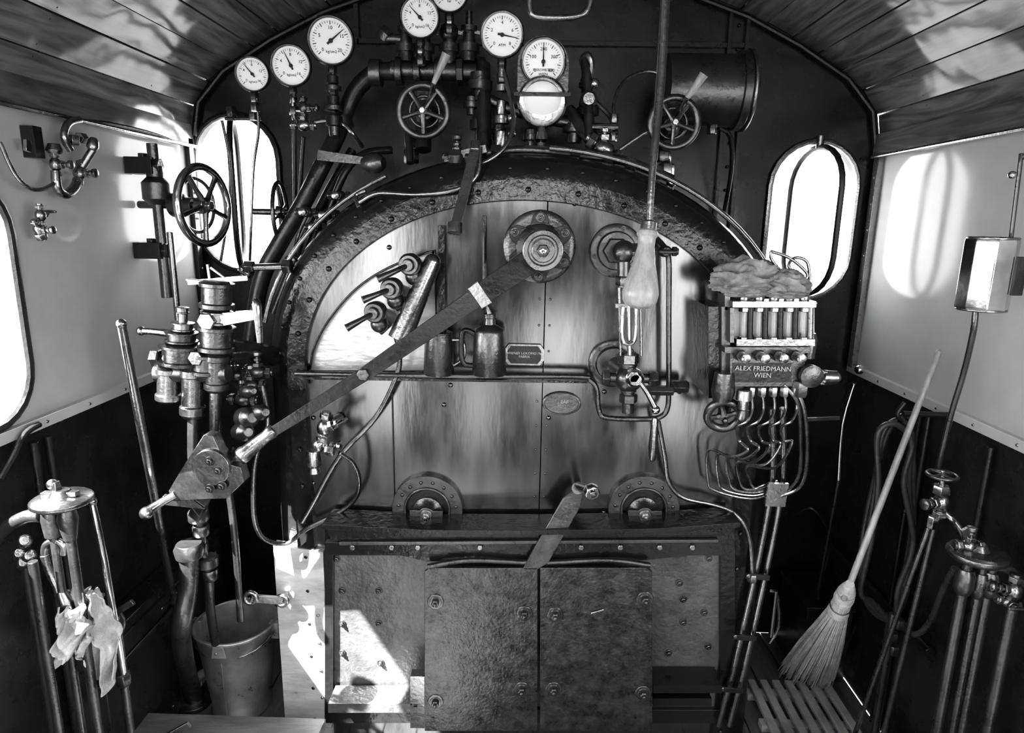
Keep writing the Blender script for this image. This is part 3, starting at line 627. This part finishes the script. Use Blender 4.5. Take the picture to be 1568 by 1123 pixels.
# draped rag: gathered at the top, vertical folds, ragged hem
def drape(name,top_,wtop,wbot,h,seed,ux):
    b=B(name,0); nu=70;nv=50; vs=[];fs=[]; ny=V((-ux.y,ux.x,0))
    for j in range(nv+1):
        v=j/nv; wd_=wtop+(wbot-wtop)*v**.6
        for i in range(nu+1):
            u=i/nu-.5; hh_=h*(1-.25*abs(noise.noise(V((u*2.5,seed,0)))))*(.85+.3*math.cos(u*5+seed))
            q=top_+ux*(u*wd_+.03*noise.noise(V((v*3,seed,u*2))))-Z*v*hh_
            f=math.sin(u*24+3.5*noise.noise(V((u*2,v*2,seed))))*.018*(.4+v)+.04*noise.noise(V((u*5,v*4,seed)))+.014*noise.noise(V((u*14,v*12,seed)))
            vs.append(q+ny*f)
    for j in range(nv):
        for i in range(nu): fs.append((j*(nu+1)+i,(j+1)*(nu+1)+i,(j+1)*(nu+1)+i+1,j*(nu+1)+i+1))
    b.add(vs,fs,CL); o=b.done(80); md=o.modifiers.new('thick','SOLIDIFY'); md.thickness=.003; return o
b=B('wire_hook',.001)
b.tube([p(1180,385,-.99),p(1210,396,-.99),p(1236,420,-.99),p(1225,432,-.99),p(1208,408,-.99),p(1218,395,-.98),p(1236,402,-.98),p(1240,430,-.98)],.005,DS,8,6); b.tube([p(1180,385,-.99),p(1184,402,-.99),p(1220,440,-.99)],.005,DS,8,4); b.done()
# ================================================================== LEFT SIDE
b=B('wall_handwheel',.0015)
c=p(312,315,-.5); n=V((1,-.2,.0)).normalized(); R=m(57,c); b.wheel(c,n,R,.015,DS,5,ST); b.torus(c-n*.03,n,R*.7,.007,DS); wl=V((-1.49,c.y+.03,c.z))
b.cyl(c+n*.02,wl,.014,IR); b.lathe(c-n*.04,-n,[(0,.03),(.04,.03),(.05,.045),(.09,.045),(.1,.03)],IR)
for dz in(.14,-.17):
    q0=V((-1.49,c.y,c.z+dz)); b.box((q0.x,q0.y-.04,q0.z-.03),(q0.x+.1,q0.y+.04,q0.z+.03),BK); b.nut(q0+V((.1,0,.0)),X,.03,.03,IR); b.nut(q0+V((.05,0,.035)),Z,.018,.02,IR)
xx=-1.40; b.cyl(V((xx,c.y,c.z-.35)),V((xx,c.y,c.z+.22)),.02,IR); b.lathe(V((xx,c.y,c.z+.02)),Z,[(-.02,.03),(0,.05),(.06,.05),(.08,.03),(.12,.03)],IR); b.cyl(V((xx+.035,c.y,c.z-.5)),V((xx+.035,c.y,c.z-.1)),.012,DS)
b.done()
b=B('sand_valve_handwheel',.001); c=p(429,325,-.45); n=V((1,.12,0)); b.wheel(c,n,m(44,c),.008,IR,4); b.cyl(c,c-n.normalized()*.1,.012,IR); b.cyl(c,c+V((.2,.1,0)),.012,IR); b.done()
b=B('driver_brake_valve',.0018); yv=-.95
def st(px,py0,py1,r,mt=IR,y=yv,flare=True):
    a=p(px,py0,y);c=p(px,py1,y);h=(c-a).length;r=m(r,a)
    b.lathe(a,c-a,[(0,r*.7),(h*.08,r),(h*.2,r),(h*.22,r*.85),(h*.75,r*.85),(h*.78,r),(h*.92,r),(h,r*.7)] if flare else [(0,r*.9),(h*.04,r),(h*.96,r),(h,r*.9)],mt,22)
st(332,430,475,26); st(332,475,497,24,DS); st(332,497,540,28); st(332,540,600,19); st(330,600,690,9,IR,yv,False)
st(280,475,500,8,DS); st(280,493,507,17,DS); st(278,507,525,24,IR); st(278,525,560,32); st(258,560,616,19,DS); st(295,560,640,19,DS); st(315,540,575,22)
st(279,470,480,10,DS)
b.cyl(p(240,572,yv),p(350,572,yv),.03,IR); b.nut(p(240,548,yv),X,.03,.03,IR); b.nut(p(262,548,yv-.03),NY,.026,.03,DS); b.nut(p(302,548,yv-.03),NY,.026,.03,DS)
b.tube([p(214,507,yv),p(235,508,yv),p(268,512,yv)],[.012,.011,.014],DS,12,3); b.sph(p(216,507,yv),.015,DS)
b.bar(p(318,492,yv-.02),p(392,482,yv-.03),.045,.02,NY,ST,.03); b.nut(p(318,492,yv-.04),NY,.03,.03,DS); b.tube([p(389,462,yv-.03),p(393,470,yv-.03),p(398,525,yv-.03)],[.012,.016,.01],DS,12,3)
b.bar(p(288,433,yv),p(380,426,yv),.016,.01,NY,DS); b.bar(p(288,428,yv),p(330,434,yv),.03,.006,Z,DS); b.bar(p(318,405,yv),p(322,432,yv),.008,.008,NY,DS); b.bar(p(322,410,yv),p(350,430,yv),.006,.006,NY,DS)
b.tube([p(350,540,-.9),p(380,540,-.85),p(420,548,-.76)],.03,GL,12,4); b.bar(p(345,535,-.93),p(415,545,-.80),.07,.02,NY,GL)
for px,py in((360,575),(385,590),(395,570),(372,612)): b.valve(p(px,py,-.86),X,Z,.022,IR,DS,2.4,'K')
b.cyl(p(378,410,-.8),p(445,408,-.75),.012,DS); b.nut(p(382,408,-.8),X,.02,.03,IR); b.nut(p(440,408,-.75),X,.026,.03,IR)
b.tube([p(296,640,yv),p(296,700,-.95),p(302,760,-.95)],.018,IR,12,4)
b.tube([p(330,600,yv),p(338,680,-.95),p(352,760,-.95),p(362,850,-.95),p(368,950,-.9)],.012,IR,12,5)
for px,py,r in((304,790,.034),(308,812,.028),(300,838,.04),(318,860,.036),(322,880,.026),(306,775,.026)): b.nut(p(px,py,-.95),Z,r,.04,IR,12)
b.tube([p(304,770,-.95),p(310,840,-.95),p(320,880,-.95),p(322,930,-.93),p(330,985,-.85)],.016,IR,12,5)
b.done()
b=B('drain_pipe',.0015)
e=pZ(258,1070,0.02); e.x=max(e.x,-1.38)
b.tube([p(290,840,-1.0),p(288,900,-1.0),p(278,980,-1.0),e],.032,IR,18,5); b.lathe(p(290,840,-1.0),Z,[(-.03,.045),(0,.05),(.02,.04)],IR); b.lathe(V((e.x,e.y,.0)),Z,[(0,.07),(.02,.07),(.03,.05),(.04,.045)],IR,18); b.done()
b=B('reversing_lever',.002)
b.slab([p(x_,y_,-1.12) for x_,y_ in((258,752),(282,712),(312,666),(326,668),(336,690),(352,712),(368,716),(374,738),(346,764),(318,765),(262,768))],V((0,.045,0)),DS)
b.lathe(p(325,715,-1.12),NY,[(0,.06),(.012,.058),(.012,.04)],DS,28)
b.tube([p(268,758,-1.12),p(240,774,-1.15),p(222,787,-1.18)],[.013,.013,.017],DS,14,4); b.sph(p(224,786,-1.18),.02,DS)
for px,py in((322,706),(340,744),(322,748),(335,720)): b.bolt(p(px,py,-1.132),NY,.010,IR)
b.tube([p(370,690,-1.05),p(352,720,-1.07),p(330,740,-1.1)],.03,IR,12,4)
for px,py,r in((378,640,.034),(372,662,.03),(398,632,.026),(365,700,.026),(380,600,.02)): b.lathe(p(px,py,-.98),V((.6,-.6,.2)),[(-.04,r*.7),(-.03,r),(.02,r),(.03,r*.7),(.05,r*.5)],IR,16)
b.bar(p(310,765,-1.09),p(300,790,-.98),.04,.03,NY,IR); b.bar(p(250,765,-1.1),p(315,772,-1.08),.03,.02,NY,IR)
b.tube([p(402,590,-.9),p(410,650,-.9),p(392,700,-.93),p(388,760,-.93),p(392,805,-.92),p(408,828,-.88),p(440,832,-.83),p(470,810,-.83),p(520,785,-.83),p(545,762,-.84),p(550,735,-.86),p(540,708,-.9),p(520,693,-.94)],.0085,DS,10,6)
b.done()
b=B('blow_down_cock',.001)
c=p(488,682,-.93); b.cyl(p(520,640,-.79),p(498,652,-.92),.016,IR); b.valve(p(497,655,-.93),V((.2,0,1)),V((1,-.2,.4)),.024,BR,DS,2.8,'T'); b.valve(c,V((.5,0,1)),X,.022,BR,BR,2.6,'K'); b.lathe(p(480,690,-.93),-Z,[(0,.022),(.02,.026),(.05,.026),(.06,.016),(.08,.02)],BR,14)
b.nut(p(505,690,-.94),X,.02,.03,BR); b.done()
b=B('shaker_bar',.001)
e=pZ(292,1052,.02); a=p(186,496,-1.35)
b.tube([a,a.lerp(e,.2),a.lerp(e,.6),e],[.011,.013,.012,.010],DS,12,4); b.sph(a,.013,DS); b.cyl(e-Z*.02,e+Z*.03,.02,IR); b.done()
b=B('brake_line_valve',.0012)
def w(px,py,x=-1.44): return pX(px,py,x)
a=w(34,192,-1.49);c=w(55,243,-1.49); b.box((-1.499,min(a.y,c.y),c.z),(-1.46,max(a.y,c.y),a.z),BK)
b.bar(w(42,215,-1.455),w(42,232,-1.455),.02,.01,X,ST)
b.tube([w(0,218),w(22,265),w(45,288),w(65,290),w(85,280)],.006,DS,10,6)
b.valve(w(85,252),Z,X,.016,DS,DS,2.4,'K'); b.lathe(w(84,236),Z,[(0,.016),(.01,.024),(.03,.016)],DS); b.tube([w(85,262),w(88,288),w(100,298),w(112,290),w(120,275)],.014,DS,12,5)
b.valve(w(122,265),V((0,.5,1)),X,.018,DS,DS,2.2,'K'); b.cyl(w(124,258),w(145,225,-1.4),.012,DS); b.lathe(w(141,230,-1.4),V((0,.4,1)),[(0,.012),(.01,.018),(.03,.016),(.04,.01)],DS)
b.tube([w(108,230),w(98,210),w(104,190),w(122,184)],.011,DS,12,5); b.nut(w(112,215),Z,.02,.03,DS); b.nut(w(125,212),V((0,1,0)),.018,.03,DS)
b.tube([w(104,186,-1.47),w(160,188,-1.47),w(225,202,-1.47),w(262,215,-1.47)],.006,BK,8,3)
b.valve(w(62,330),Z,V((0,1,.3)),.014,DS,DS,2.8,'T'); b.valve(w(60,352),V((0,.6,-1)),X,.014,DS,DS,2.4,'K'); b.nut(w(62,362),V((0,.6,-1)),.014,.02,DS)
b.done()
b=B('steam_heat_pipe',.001)
b.tube([w(0,735,-1.46),w(20,700,-1.46),w(38,665,-1.46),w(60,650,-1.46)],.010,BK,8,5)
for px in(52,75): b.cyl(V((-1.47,w(px,680,-1.47).y,.02)),V((-1.47,w(px,680,-1.47).y,1.36)),.012,BK)
b.done()
b=B('handbrake_column',.0018); yh=-1.42
def g(px,py,y=yh): return p(px,py,y)
hc=g(95,766); b.lathe(hc,Z,[(-.014,.03),(-.012,.066),(-.006,.074),(.004,.074),(.010,.066),(.012,.03),(.03,.02)],DS,32)
b.bar(hc+V((-.01,0,.02)),g(84,738),.028,.014,X,DS,.018); b.sph(g(80,742),.014,DS); b.bar(hc+V((-.05,0,.016)),hc+V((.045,0,.02)),.02,.012,Z,DS)
def col(px,py,y,r,mt,z1=0.0):
    a=g(px,py,y); b.cyl(V((a.x,a.y,z1)),a,r,mt)
    return a
a=col(78,790,yh,.011,IR); c=col(104,790,yh,.013,IR)
b.lathe(g(78,795),Z,[(-.05,.02),(0,.024),(.03,.02)],IR); b.lathe(g(104,795),Z,[(-.06,.016),(0,.026),(.03,.02)],IR)
col(50,860,yh-.05,.012,IR); col(38,850,yh,.012,BK)
b.tube([g(62,790),g(40,792),g(10,810),g(-20,850)],.018,IR,12,5)
for px,py in((38,830),(30,848),(45,852),(36,862)): b.lathe(g(px,py),V((.5,-.6,.4)),[(-.03,.011),(-.02,.018),(.02,.018),(.03,.01)],DS,12)
b.tube([g(68,850),g(70,835),g(85,828),g(98,836),g(98,850)],.009,DS,10,5)
b.tube([g(68,850),g(75,875),g(88,900),g(92,920)],.011,DS,10,4); b.lathe(g(93,905),V((.3,0,-1)),[(0,.012),(.03,.018),(.06,.018),(.08,.01)],DS)
b.tube([g(141,768,-1.35),g(160,860,-1.35),g(190,1040,-1.3)],[.009,.010,.011],ST,12,3); b.sph(g(141,768,-1.35),.013,DS)
a=g(178,950,-1.3); b.cyl(V((a.x,a.y,0)),a,.012,IR); b.lathe(a,Z,[(-.05,.014),(-.02,.024),(.0,.024),(.02,.016)],IR); b.bar(g(172,942,-1.3),g(204,922,-1.3),.018,.01,NY,IR); b.nut(V((a.x,a.y,a.z-.2)),Z,.022,.04,IR)
b.bar(V((hc.x-.1,yh+.03,.35)),V((hc.x+.22,yh+.1,.52)),.02,.01,NY,IR); b.bar(V((hc.x-.16,yh+.03,.1)),V((hc.x+.2,yh+.1,.3)),.02,.01,NY,BK)
b.bar(g(95,905,-1.38),g(160,912,-1.36),.01,.01,NY,IR)
b.done()
u_=V((1,.15,0)).normalized()
drape('hanging_rag',g(128,906,-1.40),.07,.15,.30,5.3,u_)
drape('hanging_rag',g(104,934,-1.45),.06,.11,.16,8.3,u_)
b=B('tool_locker',.003)
b.box((-1.49,-1.15,0),(-1.40,-.25,.62),DW); b.box((-1.41,-1.12,.05),(-1.392,-.72,.58),DW); b.box((-1.41,-.69,.05),(-1.392,-.28,.58),DW)
for y_ in(-1.08,-.76,-.65,-.32):
    for z_ in(.1,.54): b.rivet(V((-1.392,y_,z_)),X,.008,DS)
b.bar(V((-1.385,-1.2,.5)),V((-1.385,-.3,.5)),.02,.01,X,IR); b.done()
b=B('bucket',.001)
c=pZ(372,1078,0.0); Rb=.16; hb=.40
c.x=max(c.x,-1.2)
b.lathe(c,Z,[(0,Rb*.70),(.004,Rb*.74),(.03,Rb*.74),(.035,Rb*.72),(hb-.02,Rb*.98),(hb-.012,Rb*1.03),(hb,Rb*1.03),(hb,Rb*.96),(.02,Rb*.69),(.02,.001)],BKT,40)
b.torus(c+Z*(hb-.004),Z,Rb*1.01,.006,BKT)
for sgn in(-1,1): b.box((c.x+sgn*Rb*1.0-.02,c.y-.015,c.z+hb-.07),(c.x+sgn*Rb*1.0+.02,c.y+.015,c.z+hb-.0),BKT)
b.slab([c+V((x_*1.,-Rb*.99,z_)) for x_,z_ in((-.03,hb-.06),(.03,hb-.06),(.02,hb-.01),(-.02,hb-.01))],V((0,-.006,0)),BKT); b.rivet(c+V((-.01,-Rb*1.02,hb-.04)),NY,.006,DS)
b.tube([c+V((math.cos(w_)*Rb*1.05,-math.sin(w_)*Rb*.9,hb-.02-math.sin(w_)*.06)) for w_ in[math.pi*i/12 for i in range(13)]],.004,DS,8,1)
b.slab([c+V((x_,-Rb*.85+.0,z_)) for x_,z_ in((-.002,0.04),(.002,.04),(.002,hb-.07),(-.002,hb-.07))],V((0,-.012,0)),BKT)
b.done()
b=B('spanner',.001)
a=p(384,916,-.9);c_=p(432,920,-.85); b.bar(a,c_,.03,.012,NY,DS); b.torus(a,NY,.022,.009,DS,24); b.torus(c_,NY,.02,.009,DS,24); b.bar(c_,V((c_.x,YB,c_.z)),.02,.02,X,DS); b.done()
for x0,x1 in((-1.40,-.72),(.86,1.42)):
    b=B('wooden_footboard',.004)
    for k in range(2): b.box((x0,-1.13+k*.112,.165),(x1,-1.025+k*.112,.20),FBW)
    for x_ in(x0+.04,x1-.1): b.box((x_,-1.12,0),(x_+.06,-.93,.164),FLW)
    b.done()
b=B('hand_brush',.001)
a=pZ(268,1070,.05); b.tube([a,a+V((.06,.06,.05)),a+V((.16,.12,.09))],[.02,.024,.01],WD,12,4)
for i in range(120):
    q0=a+V((.06,.06,.05))*random.random()*2; b.cyl(q0,q0+V((random.uniform(-.01,.01),-.02,-.05)),.0012,STR,4)
b.done()
# ================================================================== RIGHT SIDE
b=B('broom',.0005)
t=p(1437,540,-.80); nk=p(1300,898,-.94); tip=pZ(1238,1040,.02)
b.tube([t,t.lerp(nk,.5),nk,nk.lerp(tip,.1)],[.010,.011,.011,.012],WD,14,3); b.sph(t,.0105,WD)
ax=(tip-nk).normalized(); a_,b_,_=frame(ax); Lb=(tip-nk).length
b.lathe(nk-ax*.02,ax,[(0,.014),(.03,.022),(.07,.030),(.12,.034),(.17,.030),(.24,.038)],STR,20)
for k in(.05,.11,.17): b.torus(nk+ax*k,ax,.024+k*.05,.004,IR,24,6)
for i in range(520):
    w_=random.random()*6.283; r_=math.sqrt(random.random()); s0=nk+ax*.06+(a_*math.cos(w_)+b_*math.sin(w_))*r_*.030
    mm=nk+ax*.2+(a_*math.cos(w_)+b_*math.sin(w_))*r_*.034
    e_=nk+ax*Lb*random.uniform(.82,1.05)+(a_*math.cos(w_)*1.0+b_*math.sin(w_)*.6)*r_*.11+V((-.03,0,0))*random.random()
    if e_.z<.004: e_.z=.004
    b.tube([s0,mm,mm.lerp(e_,.55)+(a_*math.cos(w_)+b_*math.sin(w_))*.006,e_],.0016,STR,4,2)
b.done()
b=B('rubber_hose',.001)
for k in range(3):
    d=k*7; yy=-.74-.03*k
    b.tube([p(x_,y_,yy) for x_,y_ in((1385-d,636+d),(1358-d,665),(1338+d*.5,740),(1322+d,820),(1318,890+d),(1335,935-d),(1368,948),(1390-d,900),(1398,830),(1398-d,740),(1396,665+d))],.010,RB,12,6,True)
q_=p(1383,634,-.78); b.cyl(q_,V((1.48,-.78,q_.z)),.010,BK); b.tube([q_+V((0,0,.04)),q_+V((-.02,0,0)),q_+V((0,0,-.03))],.008,BK,8,3)
b.tube([p(1368,948,-.80),p(1400,972,-.95),p(1425,950,-1.0),p(1446,900,-1.1),p(1462,870,-1.15)],.010,RB,10,6)
b.done()
b=B('cab_lamp',.002)
c=p(1511,420,-1.2); hh=m(54,c); r_=m(36,c)
b.lathe(c+Z*hh,-Z,[(0,r_*.5),(.002,r_*.98),(.01,r_),(hh*2-.01,r_),(hh*2-.002,r_*.98),(hh*2,r_*.5)],ST,8,1,.39)
b.torus(c+Z*hh,Z,r_*.9,.004,DS,32,6); b.torus(c-Z*hh,Z,r_*.9,.004,DS,32,6)
b.bar(c+V((.04,-r_,-.05)),c+V((.04,-r_,.05)),.03,.008,NY,BK)
b.tube([p(1547,372,-1.2),p(1556,300,-1.2),p(1564,235,-1.2)],.006,IR,8,3); b.sph(p(1550,268,-1.2),.01,ST); b.nut(p(1547,372,-1.2),Z,.016,.02,IR)
b.tube([p(1494,475,-1.2),p(1490,510,-1.2),p(1476,570,-1.15),p(1455,640,-1.1),p(1436,720,-1.05)],.008,IR,10,5)
b.cyl(p(1563,240,-1.2),V((1.49,-1.2,p(1563,240,-1.2).z)),.008,IR)
b.done()
b=B('injector_column',.0018); yr=-1.25
def gr(px,py,y=yr): return p(px,py,y)
def colr(px,py,y,r,mt):
    a=gr(px,py,y); b.cyl(V((a.x,a.y,0)),a,r,mt); return a
hc=gr(1497,848); b.lathe(hc,Z,[(-.02,.03),(-.016,.07),(-.006,.078),(.004,.078),(.012,.07),(.014,.03),(.03,.02)],DS,32)
b.valve(gr(1484,836),V((1,0,0)),Z,.018,DS,DS,2.4,'K'); b.bar(gr(1476,810),gr(1486,830),.02,.01,NY,DS)
for px,py,r in((1482,862,.014),(1505,868,.012),(1520,866,.014)):
    a=colr(px,py,yr,r,IR); b.lathe(a,Z,[(-.1,r*1.2),(-.08,r*1.9),(-.04,r*1.9),(-.02,r*1.4)],IR,14); b.lathe(V((a.x,a.y,.3)),Z,[(0,r*1.2),(.01,r*1.8),(.05,r*1.8),(.06,r*1.2)],IR,14); b.lathe(V((a.x,a.y,.0)),Z,[(0,r*3),(.02,r*3),(.03,r*1.3)],IR,14)
b.tube([gr(1515,862),gr(1540,870),gr(1565,890),gr(1600,930)],.018,IR,12,5)
a=colr(1550,930,yr-.03,.016,IR); b.valve(gr(1552,905,yr-.03),Z,V((-1,0,.2)),.022,DS,DS,2.4,'K'); b.valve(gr(1543,922,yr-.03),V((1,0,-.3)),NY,.016,DS,DS,2.2,'T')
a=gr(1441,770,-1.1)
b.valve(a,Z,V((-1,-.3,0)),.022,BR,IR,2.2,'K'); b.wheel(gr(1443,728,-1.1),Z,.04,.006,IR,4); b.cyl(gr(1443,728,-1.1),a,.009,DS); b.nut(gr(1441,750,-1.1),Z,.024,.03,BR)
b.tube([gr(1446,785,-1.1),gr(1462,800,-1.12),gr(1478,825,-1.2),gr(1486,845,-1.24)],.010,BR,12,5)
b.nut(gr(1428,800,-1.1),Z,.016,.04,BR)
c=gr(1425,800,-1.1); b.cyl(V((c.x-.01,c.y+.25,0)),c,.008,DS); c=gr(1436,785,-1.1); b.cyl(V((c.x-.01,c.y+.1,0)),c,.009,IR)
for px,py in((1376,955),(1366,975),(1368,995)): b.nut(gr(px,py,-.9),Z,.02,.035,IR)
c=gr(1368,940,-.9); b.cyl(V((c.x,c.y,0)),c,.012,IR)
for px,z_ in((1395,.2),(1420,.16)): c=gr(px,1060,-.95); b.lathe(V((c.x,c.y,0)),Z,[(0,.06),(.02,.06),(.03,.03),(.08,.03),(.09,.045),(.13,.045),(.14,.02)],IR,16)
b.done()
b=B('fire_iron',.001); a=p(1308,588,-.35); b.tube([a,p(1290,650,-.35),p(1284,735,-.35)],[.006,.009,.012],ST,10,3); b.cyl(p(1284,735,-.35),V((p(1284,735,-.35).x,-.3,.43)),.008,IR); b.bar(p(1235,642,-.35),p(1285,640,-.35),.016,.016,NY,ST); b.sph(p(1316,566,-.3),.02,ST); b.done()
b=B('cable_conduit',.001)
for y_ in(-.62,-.67,-1.0): b.cyl(V((1.475,y_,.02)),V((1.475,y_,1.36)),.010,BK)
b.cyl(V((1.47,-.9,.55)),V((1.47,-.1,.55)),.016,BK); b.done()
b=B('bulkhead_cable',.001)
b.tube([p(1215,790,-.25),p(1245,780,-.3),p(1270,830,-.3),p(1252,930,-.3),p(1290,985,-.35),p(1310,960,-.4)],.007,BK,8,6)
b.cyl(p(1188,905,-.6),p(1180,975,-.6),.01,ST); b.tube([p(1178,905,-.6),p(1190,912,-.6),p(1192,960,-.6),p(1178,985,-.6)],.008,DS,8,4); b.done()
b=B('tool_chest',.003); b.box((1.28,-.36,0),(1.48,-.06,.36),DW); b.box((1.27,-.37,.36),(1.485,-.05,.38),DW); b.box((1.34,-.368,.28),(1.40,-.36,.35),DS)
b.done()
b=B('slatted_grating',.003)
for i in range(7):
    x_=1.02+i*.055
    b.box((x_,-.90,.03),(x_+.034,-.42,.05),GRW)
for y_ in(-.88,-.68,-.5): b.box((1.0,y_,.0),(1.40,y_+.045,.03),GRW)
b.done()
# ================================================================== LIGHT
wd=bpy.data.worlds.new('sky'); sc.world=wd; wd.use_nodes=True; nt=wd.node_tree; N=nt.nodes; L_=nt.links
bg=N['Background']; tc=N.new('ShaderNodeTexCoord'); sp=N.new('ShaderNodeSeparateXYZ'); L_.new(tc.outputs['Generated'],sp.inputs[0])
cr=N.new('ShaderNodeValToRGB'); mr=N.new('ShaderNodeMapRange'); mr.inputs['From Min'].default_value=-1; L_.new(sp.outputs['Z'],mr.inputs['Value']); L_.new(mr.outputs[0],cr.inputs[0])
e=cr.color_ramp.elements; e[0].position=.30; e[0].color=(.35,.35,.35,1); e[1].position=.49; e[1].color=(1,1,1,1)
L_.new(cr.outputs[0],bg.inputs['Color']); bg.inputs['Strength'].default_value=10.5
sd=bpy.data.lights.new('sun','SUN'); sd.energy=80; sd.angle=math.radians(.6); so=bpy.data.objects.new('sun',sd); sc.collection.objects.link(so)
so.rotation_euler=V((.9,.85,-1.53)).to_track_quat('-Z','Y').to_euler(); so.location=(-5,-5,6)
